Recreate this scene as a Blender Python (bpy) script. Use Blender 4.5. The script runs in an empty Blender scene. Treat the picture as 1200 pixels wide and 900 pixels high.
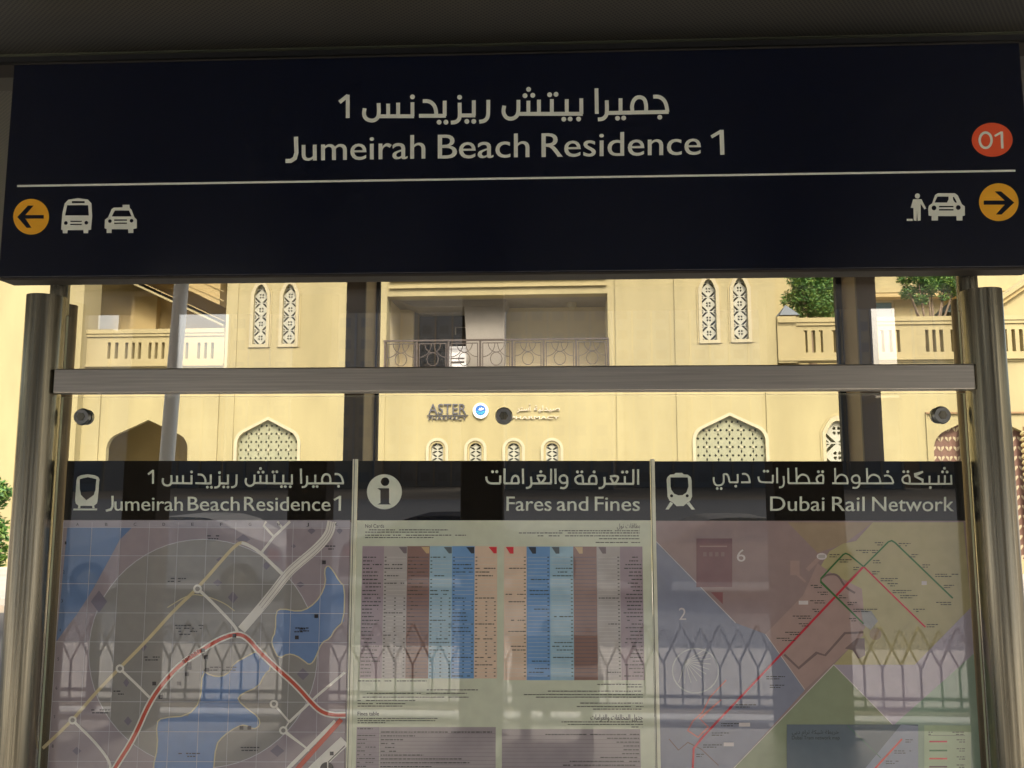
import bpy, bmesh, math, random, unicodedata
from mathutils import Vector, Matrix
R = math.radians
random.seed(7)
sc = bpy.context.scene
C = sc.collection
# ------------------------------------------------------------------ camera
F = 933.3                       # focal length in photo pixels (1200 wide)
CAM = Vector((0, -2.35, 1.6))
cd = bpy.data.cameras.new('camera'); cam = bpy.data.objects.new('camera', cd); C.objects.link(cam)
cd.lens = 28.0; cd.sensor_width = 36.0; cd.clip_start = 0.05; cd.clip_end = 2000
cam.location = CAM; cam.rotation_euler = (R(90 + 6.5), 0, R(2.4))
sc.camera = cam
CR = cam.rotation_euler.to_matrix()
# ------------------------------------------------------------------ world, sun, exposure
SUN_EL, SUN_AZ = 48.0, 165.0    # azimuth clockwise from +Y
w = bpy.data.worlds.new('World'); sc.world = w; w.use_nodes = True
nt = w.node_tree; bgn = nt.nodes['Background']
sky = nt.nodes.new('ShaderNodeTexSky'); sky.sky_type = 'NISHITA'; sky.sun_disc = False
sky.sun_elevation = R(SUN_EL); sky.sun_rotation = R(SUN_AZ); sky.dust_density = 7.0; sky.air_density = 1.2
nt.links.new(sky.outputs[0], bgn.inputs[0]); bgn.inputs[1].default_value = 0.15
sl = bpy.data.lights.new('sun', 'SUN'); sun = bpy.data.objects.new('sun', sl); C.objects.link(sun)
sl.energy = 1.2; sl.angle = R(12); sl.color = (1, 0.95, 0.86)
sd = Vector((math.sin(R(SUN_AZ)) * math.cos(R(SUN_EL)), math.cos(R(SUN_AZ)) * math.cos(R(SUN_EL)), math.sin(R(SUN_EL))))
sun.rotation_euler = (-sd).to_track_quat('-Z', 'Y').to_euler(); sun.location = (0, -20, 30)
sc.view_settings.view_transform = 'Standard'; sc.view_settings.look = 'None'
sc.view_settings.exposure = 1.5; sc.view_settings.gamma = 1
sc.render.engine = 'CYCLES'
sc.cycles.max_bounces = 8; sc.cycles.transparent_max_bounces = 16

def ray(px, py):
    return CR @ Vector(((px - 600) / F, -(py - 450) / F, -1))
def P(px, py, Y=0.0):
    d = ray(px, py); t = (Y - CAM.y) / d.y
    return CAM + d * t
def V(x540, y):                  # pixel column at row y of the upright line that crosses row 540 at x540
    return 610 + (x540 - 610) * (y + 7740) / 8280

# ------------------------------------------------------------------ materials
def mat(name, col, rough=0.6, metal=0.0, noise=0.0, scale=8.0, bump=0.0, spec=None, stretch=None, col2=None, rnoise=0.0):
    m = bpy.data.materials.new(name); m.use_nodes = True
    n = m.node_tree; b = n.nodes['Principled BSDF']
    b.inputs['Base Color'].default_value = (*col, 1); b.inputs['Roughness'].default_value = rough
    b.inputs['Metallic'].default_value = metal
    if spec is not None: b.inputs['Specular IOR Level'].default_value = spec
    if noise or bump or rnoise:
        tc = n.nodes.new('ShaderNodeTexCoord'); mp = n.nodes.new('ShaderNodeMapping')
        if stretch: mp.inputs['Scale'].default_value = stretch
        n.links.new(tc.outputs['Object'], mp.inputs[0])
        t = n.nodes.new('ShaderNodeTexNoise'); t.inputs['Scale'].default_value = scale; t.inputs['Detail'].default_value = 5
        n.links.new(mp.outputs[0], t.inputs['Vector'])
        if noise:
            r = n.nodes.new('ShaderNodeMix'); r.data_type = 'RGBA'
            c2 = col2 or tuple(c * (1 - noise) for c in col)
            mr = n.nodes.new('ShaderNodeMapRange'); mr.inputs[1].default_value = 0.3; mr.inputs[2].default_value = 0.7
            n.links.new(t.outputs[0], mr.inputs[0]); n.links.new(mr.outputs[0], r.inputs[0])
            r.inputs[6].default_value = (*[min(1, c * (1 + noise * .3)) for c in col], 1); r.inputs[7].default_value = (*c2, 1)
            n.links.new(r.outputs[2], b.inputs['Base Color'])
        if rnoise:
            mr = n.nodes.new('ShaderNodeMapRange'); mr.inputs[3].default_value = rough - rnoise; mr.inputs[4].default_value = rough + rnoise
            n.links.new(t.outputs[0], mr.inputs[0]); n.links.new(mr.outputs[0], b.inputs['Roughness'])
        if bump:
            bn = n.nodes.new('ShaderNodeBump'); bn.inputs['Strength'].default_value = bump; bn.inputs['Distance'].default_value = 0.01
            n.links.new(t.outputs[0], bn.inputs['Height']); n.links.new(bn.outputs[0], b.inputs['Normal'])
    return m
def dcol(r, g, b, k=1.0):        # display 0-255 -> linear times k
    f = lambda c: (c / 12.92 if c <= .04045 else ((c + .055) / 1.055) ** 2.4)
    return tuple(min(.9, f(x / 255) * k) for x in (r, g, b))
PK = 2.6                          # poster print: seen in shade at about half its own brightness
def coat(m):                     # print laminated into glossy glass
    b = m.node_tree.nodes['Principled BSDF']; b.inputs['Coat Weight'].default_value = 1; b.inputs['Coat IOR'].default_value = 1.7; b.inputs['Coat Roughness'].default_value = 0; b.inputs['Specular IOR Level'].default_value = 0
PRC = {}
def pr(r, g, b, k=PK):
    av = (r + g + b) / 3; r, g, b = [round(c * .86 + av * .14) for c in (r, g, b * 1.04)]
    if (r, g, b, k) not in PRC:
        PRC[(r, g, b, k)] = mat('print_%d_%d_%d' % (r, g, b), dcol(r, g, b, k), 0.55, noise=.06, scale=30)
        coat(PRC[(r, g, b, k)])
    return PRC[(r, g, b, k)]

M = {}
M['navy'] = mat('sign_navy_film', (.0011, .0032, .0135), .22, rnoise=.05, scale=3)
M['white_vinyl'] = mat('white_vinyl', (.74, .77, .66), .5)
M['amber'] = mat('amber_vinyl', (.86, .42, .02), .45)
M['redv'] = mat('red_vinyl', (.80, .10, .03), .45)
M['dark_trim'] = mat('dark_bronze_trim', (.03, .025, .018), .6, .0)
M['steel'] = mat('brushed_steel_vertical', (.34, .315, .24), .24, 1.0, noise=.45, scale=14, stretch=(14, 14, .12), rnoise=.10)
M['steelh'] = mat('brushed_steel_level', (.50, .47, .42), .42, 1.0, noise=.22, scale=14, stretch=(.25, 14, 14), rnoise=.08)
M['steeld'] = mat('dark_steel_disc', (.36, .36, .34), .32, 1.0)
M['ceil'] = None
M['beam'] = mat('fascia_grey_green', (.085, .09, .06), .22, .0, noise=.2, scale=3, stretch=(.5, 4, 4))
M['brown'] = mat('brown_steel', (.20, .155, .10), .35, .8, noise=.3, scale=14, stretch=(14, 14, .12))
M['gap'] = mat('black_gasket', (.01, .01, .01), .6)
M['col_dark'] = mat('bronze_column_paint', (.13, .095, .06), .45, noise=.15, scale=5)
M['col_tan'] = mat('tan_column_panel', (.40, .29, .16), .5, noise=.15, scale=5)
M['wall'] = mat('sand_yellow_render', (.345, .298, .15), .9, noise=.15, scale=1.6, bump=.25, stretch=(1, 1, .3))
M['wall2'] = mat('sand_yellow_render_fine', (.355, .300, .148), .9, noise=.12, scale=1.6, bump=.2)
M['ochre'] = mat('ochre_render', (.42, .32, .14), .9, noise=.10, scale=1.2, bump=.2)
M['trim'] = mat('cream_moulding', (.42, .38, .25), .85, noise=.08, scale=3)
M['frame'] = mat('pale_window_surround', (.40, .355, .215), .85, noise=.08, scale=3)
M['stone'] = mat('pale_screen_stone', (.38, .375, .29), .85, noise=.1, scale=6)
M['screen'] = mat('grey_green_screen', (.27, .27, .17), .85, noise=.15, scale=9)
M['hole'] = mat('dark_window_void', (.025, .028, .015), .5)
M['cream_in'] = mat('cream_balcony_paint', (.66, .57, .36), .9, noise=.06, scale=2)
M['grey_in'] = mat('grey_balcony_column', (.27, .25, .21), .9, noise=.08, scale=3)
M['door_dark'] = mat('dark_door_glass', (.03, .03, .028), .25)
M['iron'] = mat('brown_iron', (.06, .045, .035), .5)
M['ac'] = mat('white_unit_paint', (.80, .80, .76), .5)
M['maroon'] = mat('maroon_screen', (.15, .08, .055), .7, noise=.15, scale=5)
M['petal'] = mat('cream_petal', (.42, .35, .22), .8)
M['rope'] = mat('rope_column_stone', (.62, .52, .25), .85)
M['roped'] = mat('rope_column_groove', (.24, .15, .07), .85)
M['blueglass'] = mat('blue_window_glass', (.14, .24, .30), .08, .3)
M['pole'] = mat('grey_lamp_post', (.72, .69, .62), .5, .0)
M['leaf'] = mat('leaf_green', (.07, .17, .03), .6, noise=.5, scale=3, col2=(.035, .10, .02))
M['leaf2'] = mat('leaf_yellow_green', (.17, .27, .04), .6, noise=.5, scale=4, col2=(.06, .13, .02))
M['bark'] = mat('bark', (.22, .16, .10), .9, noise=.3, scale=12)
M['concrete'] = mat('sunlit_concrete', (.64, .61, .55), .85, noise=.12, scale=2)
M['paving'] = mat('pale_paving', (.34, .32, .28), .85, noise=.2, scale=1.5)
M['asphalt'] = mat('asphalt', (.05, .05, .05), .85, noise=.2, scale=2)
M['ground'] = mat('ground_sand', (.25, .21, .15), .9, noise=.2, scale=.3)
M['tile'] = mat('platform_tile', (.48, .46, .42), .45, noise=.15, scale=2)
M['rear'] = mat('grey_rear_road', (.15, .16, .17), .85, noise=.2, scale=1.5)
M['line'] = mat('white_road_paint', (.78, .78, .75), .7)
M['fence'] = mat('fence_dark_steel', (.15, .15, .16), .5, .0)
M['towerA'] = mat('tower_sand_render', (.45, .38, .28), .9, noise=.12, scale=.2)
M['towerB'] = mat('tower_grey_render', (.33, .34, .34), .9, noise=.12, scale=.2)
M['towerG'] = mat('tower_window_glass', (.25, .245, .23), .5)
M['redp'] = mat('red_plastic', (.60, .05, .04), .5)
M['whitep'] = mat('white_plastic', (.75, .75, .72), .5)
M['brownletters'] = mat('grey_metal_letters', (.085, .085, .095), .5)
M['paleletters'] = mat('pale_metal_letters', (.62, .55, .42), .4)
M['logoblue'] = mat('logo_blue', (.02, .12, .42), .5)
M['logoteal'] = mat('logo_teal', (.05, .35, .45), .5)
M['black_print'] = mat('black_print', (.02, .02, .018), .5)
M['hdr'] = mat('header_black_print', (.012, .012, .012), .5); coat(M['hdr'])

# perforated ceiling: fine round holes, darker than the sheet
m = mat('perforated_ceiling', (.10, .14, .12), .5); n = m.node_tree; b = n.nodes['Principled BSDF']
tc = n.nodes.new('ShaderNodeTexCoord'); mp = n.nodes.new('ShaderNodeMapping'); mp.inputs['Rotation'].default_value = (0, 0, R(38)); mp.inputs['Scale'].default_value = (90, 90, 90)
vo = n.nodes.new('ShaderNodeTexVoronoi'); vo.voronoi_dimensions = '2D'; vo.inputs['Randomness'].default_value = 0
vo.inputs['Scale'].default_value = 1
cr = n.nodes.new('ShaderNodeValToRGB'); cr.color_ramp.elements[0].position = .30; cr.color_ramp.elements[0].color = (.012, .012, .01, 1)
cr.color_ramp.elements[1].position = .36; cr.color_ramp.elements[1].color = (.055, .05, .036, 1)
n.links.new(tc.outputs['Object'], mp.inputs[0]); n.links.new(mp.outputs[0], vo.inputs['Vector']); n.links.new(vo.outputs['Distance'], cr.inputs[0]); n.links.new(cr.outputs[0], b.inputs['Base Color'])
M['ceil'] = m
# window glass: fresnel mirror over clear sheet (coated architectural glass)
def glass(name, tint, ior):
    m = bpy.data.materials.new(name); m.use_nodes = True; n = m.node_tree; n.nodes.clear()
    o = n.nodes.new('ShaderNodeOutputMaterial'); mx = n.nodes.new('ShaderNodeMixShader'); fr = n.nodes.new('ShaderNodeFresnel')
    tr = n.nodes.new('ShaderNodeBsdfTransparent'); gl = n.nodes.new('ShaderNodeBsdfGlossy')
    ge = n.nodes.new('ShaderNodeNewGeometry'); mi = n.nodes.new('ShaderNodeMix'); mi.inputs[2].default_value = ior; mi.inputs[3].default_value = 1 / ior   # same mirror strength from both sides
    n.links.new(ge.outputs['Backfacing'], mi.inputs[0]); n.links.new(mi.outputs[0], fr.inputs[0]); tr.inputs[0].default_value = (*tint, 1); gl.inputs['Roughness'].default_value = 0.0
    n.links.new(fr.outputs[0], mx.inputs[0]); n.links.new(tr.outputs[0], mx.inputs[1]); n.links.new(gl.outputs[0], mx.inputs[2]); n.links.new(mx.outputs[0], o.inputs[0])
    return m
M['glass'] = glass('clear_coated_glass', (.985, .99, .975), 1.75)
M['glassr'] = glass('mirror_coated_glass', (.99, .99, .985), 2.35)
M['glasse'] = mat('glass_edge_green', (.50, .56, .42), .3)

# ------------------------------------------------------------------ object helpers
def tag(o, label=None, cat=None, group=None, kind=None):
    if label: o['label'] = label
    if cat: o['category'] = cat
    if group: o['group'] = group
    if kind: o['kind'] = kind
    return o
def empty(name, loc=(0, 0, 0), rz=0, label=None, cat=None, group=None):
    o = bpy.data.objects.new(name, None); C.objects.link(o); o.location = loc; o.rotation_euler = (0, 0, rz)
    o.empty_display_size = .2
    return tag(o, label, cat, group)
class MB:
    """collects faces (with a material per face) and links them as ONE mesh object"""
    def __init__(s): s.v = []; s.f = []; s.m = []; s.mats = []; s.sm = []
    def mi(s, m):
        if m not in s.mats: s.mats.append(m)
        return s.mats.index(m)
    def face(s, pts, m, smooth=False):
        b = len(s.v); s.v += [tuple(p) for p in pts]; s.f.append(tuple(range(b, b + len(pts)))); s.m.append(s.mi(m)); s.sm.append(smooth)
    def faces(s, pts, fs, m, smooth=False):
        b = len(s.v); s.v += [tuple(p) for p in pts]
        for f in fs: s.f.append(tuple(b + i for i in f)); s.m.append(s.mi(m)); s.sm.append(smooth)
    def box(s, a, c, m, bev=0):
        x0, y0, z0 = [min(a[i], c[i]) for i in range(3)]; x1, y1, z1 = [max(a[i], c[i]) for i in range(3)]
        p = [(x0, y0, z0), (x1, y0, z0), (x1, y1, z0), (x0, y1, z0), (x0, y0, z1), (x1, y0, z1), (x1, y1, z1), (x0, y1, z1)]
        s.faces(p, [(0, 3, 2, 1), (4, 5, 6, 7), (0, 1, 5, 4), (1, 2, 6, 5), (2, 3, 7, 6), (3, 0, 4, 7)], m)
        return s
    def hexa(s, p, m):           # 8 points, lower 4 then upper 4
        s.faces(p, [(0, 3, 2, 1), (4, 5, 6, 7), (0, 1, 5, 4), (1, 2, 6, 5), (2, 3, 7, 6), (3, 0, 4, 7)], m); return s
    def bar(s, a, c, wd, hd, m): # square bar between two points
        a = Vector(a); c = Vector(c); d = (c - a).normalized(); up = Vector((0, 1, 0)) if abs(d.y) < .9 else Vector((0, 0, 1))
        u = d.cross(up).normalized() * wd / 2; q = d.cross(u).normalized() * hd / 2
        s.hexa([a - u - q, a + u - q, a + u + q, a - u + q, c - u - q, c + u - q, c + u + q, c - u + q], m); return s
    def tube(s, a, c, r0, r1, m, n=12, cap=True):
        a = Vector(a); c = Vector(c); d = (c - a).normalized(); up = Vector((0, 0, 1)) if abs(d.z) < .9 else Vector((1, 0, 0))
        u = d.cross(up).normalized(); q = d.cross(u).normalized()
        ps = []
        for r, o in ((r0, a), (r1, c)):
            for i in range(n):
                t = 2 * math.pi * i / n; ps.append(o + u * (r * math.cos(t)) + q * (r * math.sin(t)))
        s.faces(ps, [(i, (i + 1) % n, n + (i + 1) % n, n + i) for i in range(n)], m, True)
        if cap:
            s.face(ps[:n][::-1], m); s.face(ps[n:], m)
        return s
    def add(s, me, fn, m):        # append a mesh, points mapped by fn
        b = len(s.v); s.v += [tuple(fn(v.co)) for v in me.vertices]
        for p in me.polygons: s.f.append(tuple(b + i for i in p.vertices)); s.m.append(s.mi(m)); s.sm.append(False)
        return s
    def build(s, name, parent=None, **kw):
        me = bpy.data.meshes.new(name); me.from_pydata(s.v, [], s.f)
        for m in s.mats: me.materials.append(m)
        me.polygons.foreach_set('material_index', s.m); me.polygons.foreach_set('use_smooth', s.sm)
        bm = bmesh.new(); bm.from_mesh(me)
        bmesh.ops.recalc_face_normals(bm, faces=bm.faces); bm.to_mesh(me); bm.free()
        me.update()
        o = bpy.data.objects.new(name, me); C.objects.link(o)
        if parent: o.parent = parent
        return tag(o, **kw)
def bevel(o, w=.004, seg=2):
    md = o.modifiers.new('bevel', 'BEVEL'); md.width = w; md.segments = seg; md.limit_method = 'ANGLE'; md.angle_limit = R(40); return o
def shape2d(loops, ext=0.0):     # filled outline with holes -> temp mesh (x, y, +-ext)
    cu = bpy.data.curves.new('shape', 'CURVE'); cu.dimensions = '2D'; cu.fill_mode = 'BOTH'; cu.extrude = ext
    for lp in loops:
        sp = cu.splines.new('POLY'); sp.points.add(len(lp) - 1)
        for i, p in enumerate(lp): sp.points[i].co = (p[0], p[1], 0, 1)
        sp.use_cyclic_u = True
    ob = bpy.data.objects.new('shape', cu); me = bpy.data.meshes.new_from_object(ob)
    bpy.data.objects.remove(ob); bpy.data.curves.remove(cu); return me
def text2d(t):
    cu = bpy.data.curves.new('text', 'FONT'); cu.body = t; cu.resolution_u = 4; cu.fill_mode = 'FRONT'
    ob = bpy.data.objects.new('text', cu); me = bpy.data.meshes.new_from_object(ob)
    bpy.data.objects.remove(ob); bpy.data.curves.remove(cu); return me
# Arabic shaping through presentation forms (visual order)
FORMS = {}
for cp in list(range(0xFE80, 0xFEF5)):
    d = unicodedata.decomposition(chr(cp)).split()
    if len(d) == 2: FORMS.setdefault(int(d[1], 16), {})[d[0]] = chr(cp)
def arab(t):
    out = []
    def joins_left(c): return '<initial>' in FORMS.get(ord(c), {})
    for i, c in enumerate(t):
        f = FORMS.get(ord(c))
        if not f: out.append(c); continue
        pj = i > 0 and joins_left(t[i - 1]); nj = i < len(t) - 1 and ord(t[i + 1]) in FORMS and joins_left(c)
        k = '<medial>' if pj and nj else '<final>' if pj else '<initial>' if nj else '<isolated>'
        out.append(f.get(k) or f.get('<isolated>') or c)
    return ''.join(out[::-1])

class Flat:
    """print laid on a plane facing the viewer: shapes given in photo pixels, put on the plane Y"""
    def __init__(s, Y, off=0.0): s.Y = Y; s.mb = MB(); s.k = 0
    def at(s, x, y, l=0): return P(x, y, s.Y - .0003 * l)
    def poly(s, pts, m, l=1):
        me = shape2d([pts]); s.mb.add(me, lambda c: s.at(c.x, c.y, l), m); bpy.data.meshes.remove(me)
    def loops(s, lps, m, l=1):
        me = shape2d(lps); s.mb.add(me, lambda c: s.at(c.x, c.y, l), m); bpy.data.meshes.remove(me)
    def quad(s, x0, y0, x1, y1, m, l=1): s.mb.face([s.at(x0, y1, l), s.at(x1, y1, l), s.at(x1, y0, l), s.at(x0, y0, l)], m)
    def vquad(s, x0, x1, y0, y1, m, l=1): # sides are upright in the world; x at row 540
        s.mb.face([s.at(V(x0, y1), y1, l), s.at(V(x1, y1), y1, l), s.at(V(x1, y0), y0, l), s.at(V(x0, y0), y0, l)], m)
    def stroke(s, pts, wd, m, l=1, closed=False, cap=True):
        n = len(pts); lf = []; rt = []
        for i in range(n):
            if closed: a, c = pts[i - 1], pts[(i + 1) % n]
            else: a, c = pts[max(i - 1, 0)], pts[min(i + 1, n - 1)]
            dx, dy = c[0] - a[0], c[1] - a[1]; d = math.hypot(dx, dy) or 1
            k = wd / 2
            if 0 < i < n - 1 or closed:
                p = pts[i]; q0 = pts[i - 1]; e1 = (p[0] - q0[0], p[1] - q0[1]); l1 = math.hypot(*e1) or 1
                cs = abs((e1[0] * dx + e1[1] * dy) / (l1 * d)); k = wd / 2 / max(cs, .5)
            nx, ny = -dy / d * k, dx / d * k
            lf.append((pts[i][0] + nx, pts[i][1] + ny)); rt.append((pts[i][0] - nx, pts[i][1] - ny))
        for i in range(n if closed else n - 1):
            j = (i + 1) % n
            s.mb.face([s.at(*lf[i], l), s.at(*lf[j], l), s.at(*rt[j], l), s.at(*rt[i], l)], m)
    def disc(s, x, y, rx, m, l=1, ry=None, n=28):
        ry = ry or rx
        s.mb.face([s.at(x + rx * math.cos(2 * math.pi * i / n), y + ry * math.sin(2 * math.pi * i / n), l) for i in range(n)], m)
    def text(s, t, x0, x1, base, h, m, l=1, hx=None, slope=0.0, bold=0.0):
        """t fitted between x0 and x1, cap height h px, on the baseline row"""
        me = text2d(t); xs = [v.co.x for v in me.vertices]
        if not xs: return
        a, b2 = min(xs), max(xs); kx = (x1 - x0) / (b2 - a); ky = h / .70
        fn = lambda c: s.at(x0 + (c.x - a) * kx, base - c.y * ky + slope * (c.x - a) * kx, l)
        s.mb.add(me, fn, m)
        if bold:
            s.mb.add(me, lambda c: s.at(x0 + bold + (c.x - a) * kx, base - c.y * ky + slope * (c.x - a) * kx, l + .5), m)
        bpy.data.meshes.remove(me)
    def build(s, name, parent=None, **kw):
        # print faces: keep orientation toward viewer
        me = bpy.data.meshes.new(name); me.from_pydata(s.mb.v, [], s.mb.f)
        for m in s.mb.mats: me.materials.append(m)
        me.polygons.foreach_set('material_index', s.mb.m); me.update()
        o = bpy.data.objects.new(name, me); C.objects.link(o)
        if parent: o.parent = parent; o.location = -Vector(parent.location)
        return tag(o, **kw)
def smooth(pts, it=2, closed=False):
    for _ in range(it):
        o = [] if closed else [pts[0]]
        n = len(pts)
        for i in range(n if closed else n - 1):
            a, c = pts[i], pts[(i + 1) % n]
            o += [(a[0] * .75 + c[0] * .25, a[1] * .75 + c[1] * .25), (a[0] * .25 + c[0] * .75, a[1] * .25 + c[1] * .75)]
        if not closed: o.append(pts[-1])
        pts = o
    return pts

# ------------------------------------------------------------------ Arabic lettering traced as pen strokes
def zz(ox, oy, sc_): return lambda L: [(ox + x / sc_, oy + y / sc_) for x, y in L]
Z1, Z2 = zz(320, 90, 4.286), zz(590, 90, 4.286)
JBR_S = [ # (points, smooth?)
 (Z1([(333, 128), (377, 94)]), 0), (Z1([(375, 90), (375, 207)]), 0),
 (Z1([(460, 158), (455, 190), (468, 214), (500, 222), (524, 210), (532, 185), (530, 132)]), 1), (Z1([(528, 198), (708, 198)]), 0),
 (Z1([(578, 135), (578, 198)]), 0), (Z1([(628, 130), (628, 198)]), 0), (Z1([(700, 128), (700, 198)]), 0),
 (Z1([(752, 122), (785, 122), (808, 140), (818, 165), (820, 196)]), 1), (Z1([(733, 196), (868, 196)]), 0), (Z1([(862, 120), (862, 196)]), 0),
 (Z1([(893, 230), (920, 228), (936, 212), (938, 190), (937, 130)]), 1), (Z1([(938, 194), (1016, 194)]), 0), (Z1([(1008, 118), (1008, 194)]), 0),
 (Z1([(1035, 226), (1062, 222), (1078, 205), (1081, 180), (1081, 116)]), 1),
 (Z2([(4, 145), (-2, 178), (12, 205), (38, 213), (64, 202), (75, 180), (75, 116)]), 1), (Z2([(75, 186), (398, 186)]), 0),
 (Z2([(125, 120), (125, 186)]), 0), (Z2([(178, 115), (178, 186)]), 0), (Z2([(243, 112), (243, 186)]), 0), (Z2([(318, 112), (318, 186)]), 0), (Z2([(391, 108), (391, 186)]), 0),
 (Z2([(467, 58), (469, 186)]), 0),
 (Z2([(474, 214), (500, 212), (517, 195), (520, 170), (519, 118)]), 1), (Z2([(520, 182), (830, 176)]), 0), (Z2([(588, 108), (588, 180)]), 0),
 (Z2([(648, 178), (644, 140), (660, 108), (684, 100), (708, 110), (717, 140), (716, 176)]), 1),
 (Z2([(752, 100), (782, 99), (806, 115), (818, 140), (824, 176)]), 1)]
JBR_D = Z1([(700, 101), (937, 103), (834, 228), (868, 228), (973, 224), (1008, 224)]) + \
 Z2([(108, 95), (147, 93), (126, 63), (232, 90), (264, 88), (303, 213), (335, 212), (377, 212), (573, 208), (604, 207), (785, 203)])
Z3, Z4 = zz(560, 540, 10), zz(660, 540, 10)
FARES_S = [(Z3([(98, 185), (105, 235), (135, 262), (180, 266), (265, 264)]), 1), (Z3([(262, 262), (262, 172)]), 0),
 (Z3([(312, 90), (312, 265)]), 0), (Z3([(308, 264), (482, 264)]), 0), (Z3([(395, 262), (398, 205), (430, 172), (465, 180), (478, 215), (480, 264)]), 1),
 (Z3([(527, 92), (530, 272)]), 0),
 (Z3([(562, 318), (600, 316), (625, 290), (628, 250), (622, 185)]), 1), (Z3([(628, 264), (865, 264)]), 0),
 (Z3([(690, 178), (740, 170), (790, 178), (785, 215), (750, 255), (725, 262), (715, 225), (695, 195)]), 1),
 (Z3([(858, 92), (858, 264)]), 0), (Z3([(908, 92), (910, 272)]), 0),
 (Z3([(1045, 205), (1030, 175), (1000, 168), (965, 185), (955, 220), (975, 255), (1010, 262), (1045, 250)]), 1), (Z3([(1046, 195), (1048, 270), (1040, 305), (1010, 322), (965, 316)]), 1),
 (Z4([(232, 268), (228, 170), (190, 172), (145, 195), (140, 235), (165, 266), (200, 270), (395, 270)]), 1),
 (Z4([(388, 270), (390, 215), (380, 180), (345, 172), (315, 185), (303, 220), (305, 268)]), 1),
 (Z4([(415, 320), (455, 318), (480, 295), (488, 260), (482, 190)]), 1), (Z4([(488, 270), (830, 270)]), 0),
 (Z4([(548, 185), (600, 175), (645, 183), (640, 220), (610, 262), (585, 262), (575, 230), (552, 200)]), 1),
 (Z4([(722, 180), (722, 270)]), 0), (Z4([(822, 98), (822, 270)]), 0), (Z4([(878, 98), (878, 280)]), 0)]
FARES_D = Z3([(172, 128), (222, 128), (738, 128)]) + Z4([(168, 130), (218, 130), (362, 130), (695, 132), (745, 132)])
Z5, Z6, Z7 = zz(830, 540, 10), zz(930, 540, 10), zz(1020, 540, 10)
RAIL_S = [(Z5([(65, 190), (62, 235), (80, 280), (125, 292), (170, 275), (182, 240), (180, 155)]), 1), (Z5([(178, 160), (215, 152), (238, 180), (250, 250)]), 1),
 (Z5([(248, 252), (352, 252)]), 0), (Z5([(345, 155), (345, 252)]), 0),
 (Z5([(395, 155), (440, 152), (475, 180), (488, 255)]), 1), (Z5([(385, 252), (495, 252)]), 0),
 (Z5([(588, 185), (592, 230), (620, 252), (760, 254)]), 1), (Z5([(757, 165), (757, 252)]), 0), (Z5([(806, 80), (808, 262)]), 0),
 (Z5([(830, 312), (865, 308), (886, 280), (887, 240), (882, 180)]), 1), (Z5([(936, 85), (940, 262)]), 0), (Z5([(938, 262), (1200, 262)]), 0),
 (Z6([(30, 80), (38, 262)]), 0), (Z6([(40, 215), (75, 168), (120, 158), (170, 185), (185, 262)]), 1), (Z6([(-10, 262), (355, 262)]), 0),
 (Z6([(348, 262), (350, 165), (305, 168), (265, 200), (275, 245), (300, 262)]), 1),
 (Z6([(485, 85), (490, 262)]), 0), (Z6([(492, 215), (530, 168), (575, 160), (625, 190), (635, 262)]), 1), (Z6([(452, 264), (642, 264)]), 0),
 (Z6([(772, 205), (755, 172), (725, 168), (685, 190), (682, 230), (705, 258), (740, 262), (770, 250)]), 1), (Z6([(770, 190), (774, 270), (760, 305), (730, 320), (690, 314)]), 1),
 (Z6([(775, 264), (1170, 264)]), 0), (Z6([(858, 85), (864, 262)]), 0), (Z6([(866, 215), (905, 168), (950, 160), (1005, 190), (1018, 262)]), 1),
 (Z6([(1060, 178), (1100, 168), (1140, 190), (1160, 225), (1168, 264)]), 1),
 (Z7([(462, 270), (458, 170), (415, 172), (375, 200), (375, 240), (405, 268), (610, 270)]), 1),
 (Z7([(612, 268), (612, 225), (520, 180), (520, 165), (615, 128)]), 0), (Z7([(600, 270), (960, 270)]), 0),
 (Z7([(692, 175), (692, 270)]), 0), (Z7([(800, 170), (800, 270)]), 0), (Z7([(873, 170), (873, 270)]), 0), (Z7([(945, 165), (950, 270)]), 0)]
RAIL_D = Z5([(105, 325), (150, 325), (322, 298), (655, 122), (695, 122)]) + Z6([(290, 128), (340, 128), (1102, 128)]) + Z7([(392, 128), (440, 128), (702, 313), (845, 130), (898, 130), (868, 88)])
def arabic(fl, S, D, m, wd, dr, fx=lambda p: p, l=1):
    for k, (pts, sm) in enumerate(S):
        q = [fx(p) for p in pts]
        fl.stroke(smooth(q, 2) if sm else q, wd, m, l + .12 * (k % 5))
    for p in D: fl.disc(*fx(p), dr, m, l + .7, n=12)

def arabic_words(kind, parent, Y, m, wd, dr, fx=lambda p: p, l=1):
    S, D, cs, cdots = {'jbr': (JBR_S, JBR_D, (0, 2, 14, 21, 99), (0, 0, 6, 14, 99)), 'fares': (FARES_S, FARES_D, (0, 13, 99), (0, 3, 99)), 'rail': (RAIL_S, RAIL_D, (0, 6, 16, 25, 99), (0, 3, 7, 8, 99))}[kind]
    for i in range(len(cs) - 1):
        fl = Flat(Y); arabic(fl, S[cs[i]:cs[i + 1]], D[cdots[i]:cdots[i + 1]], m, wd, dr, fx, l); fl.build('arabic_word' if not (kind == 'jbr' and i == 0) else 'arabic_number', parent)

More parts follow.
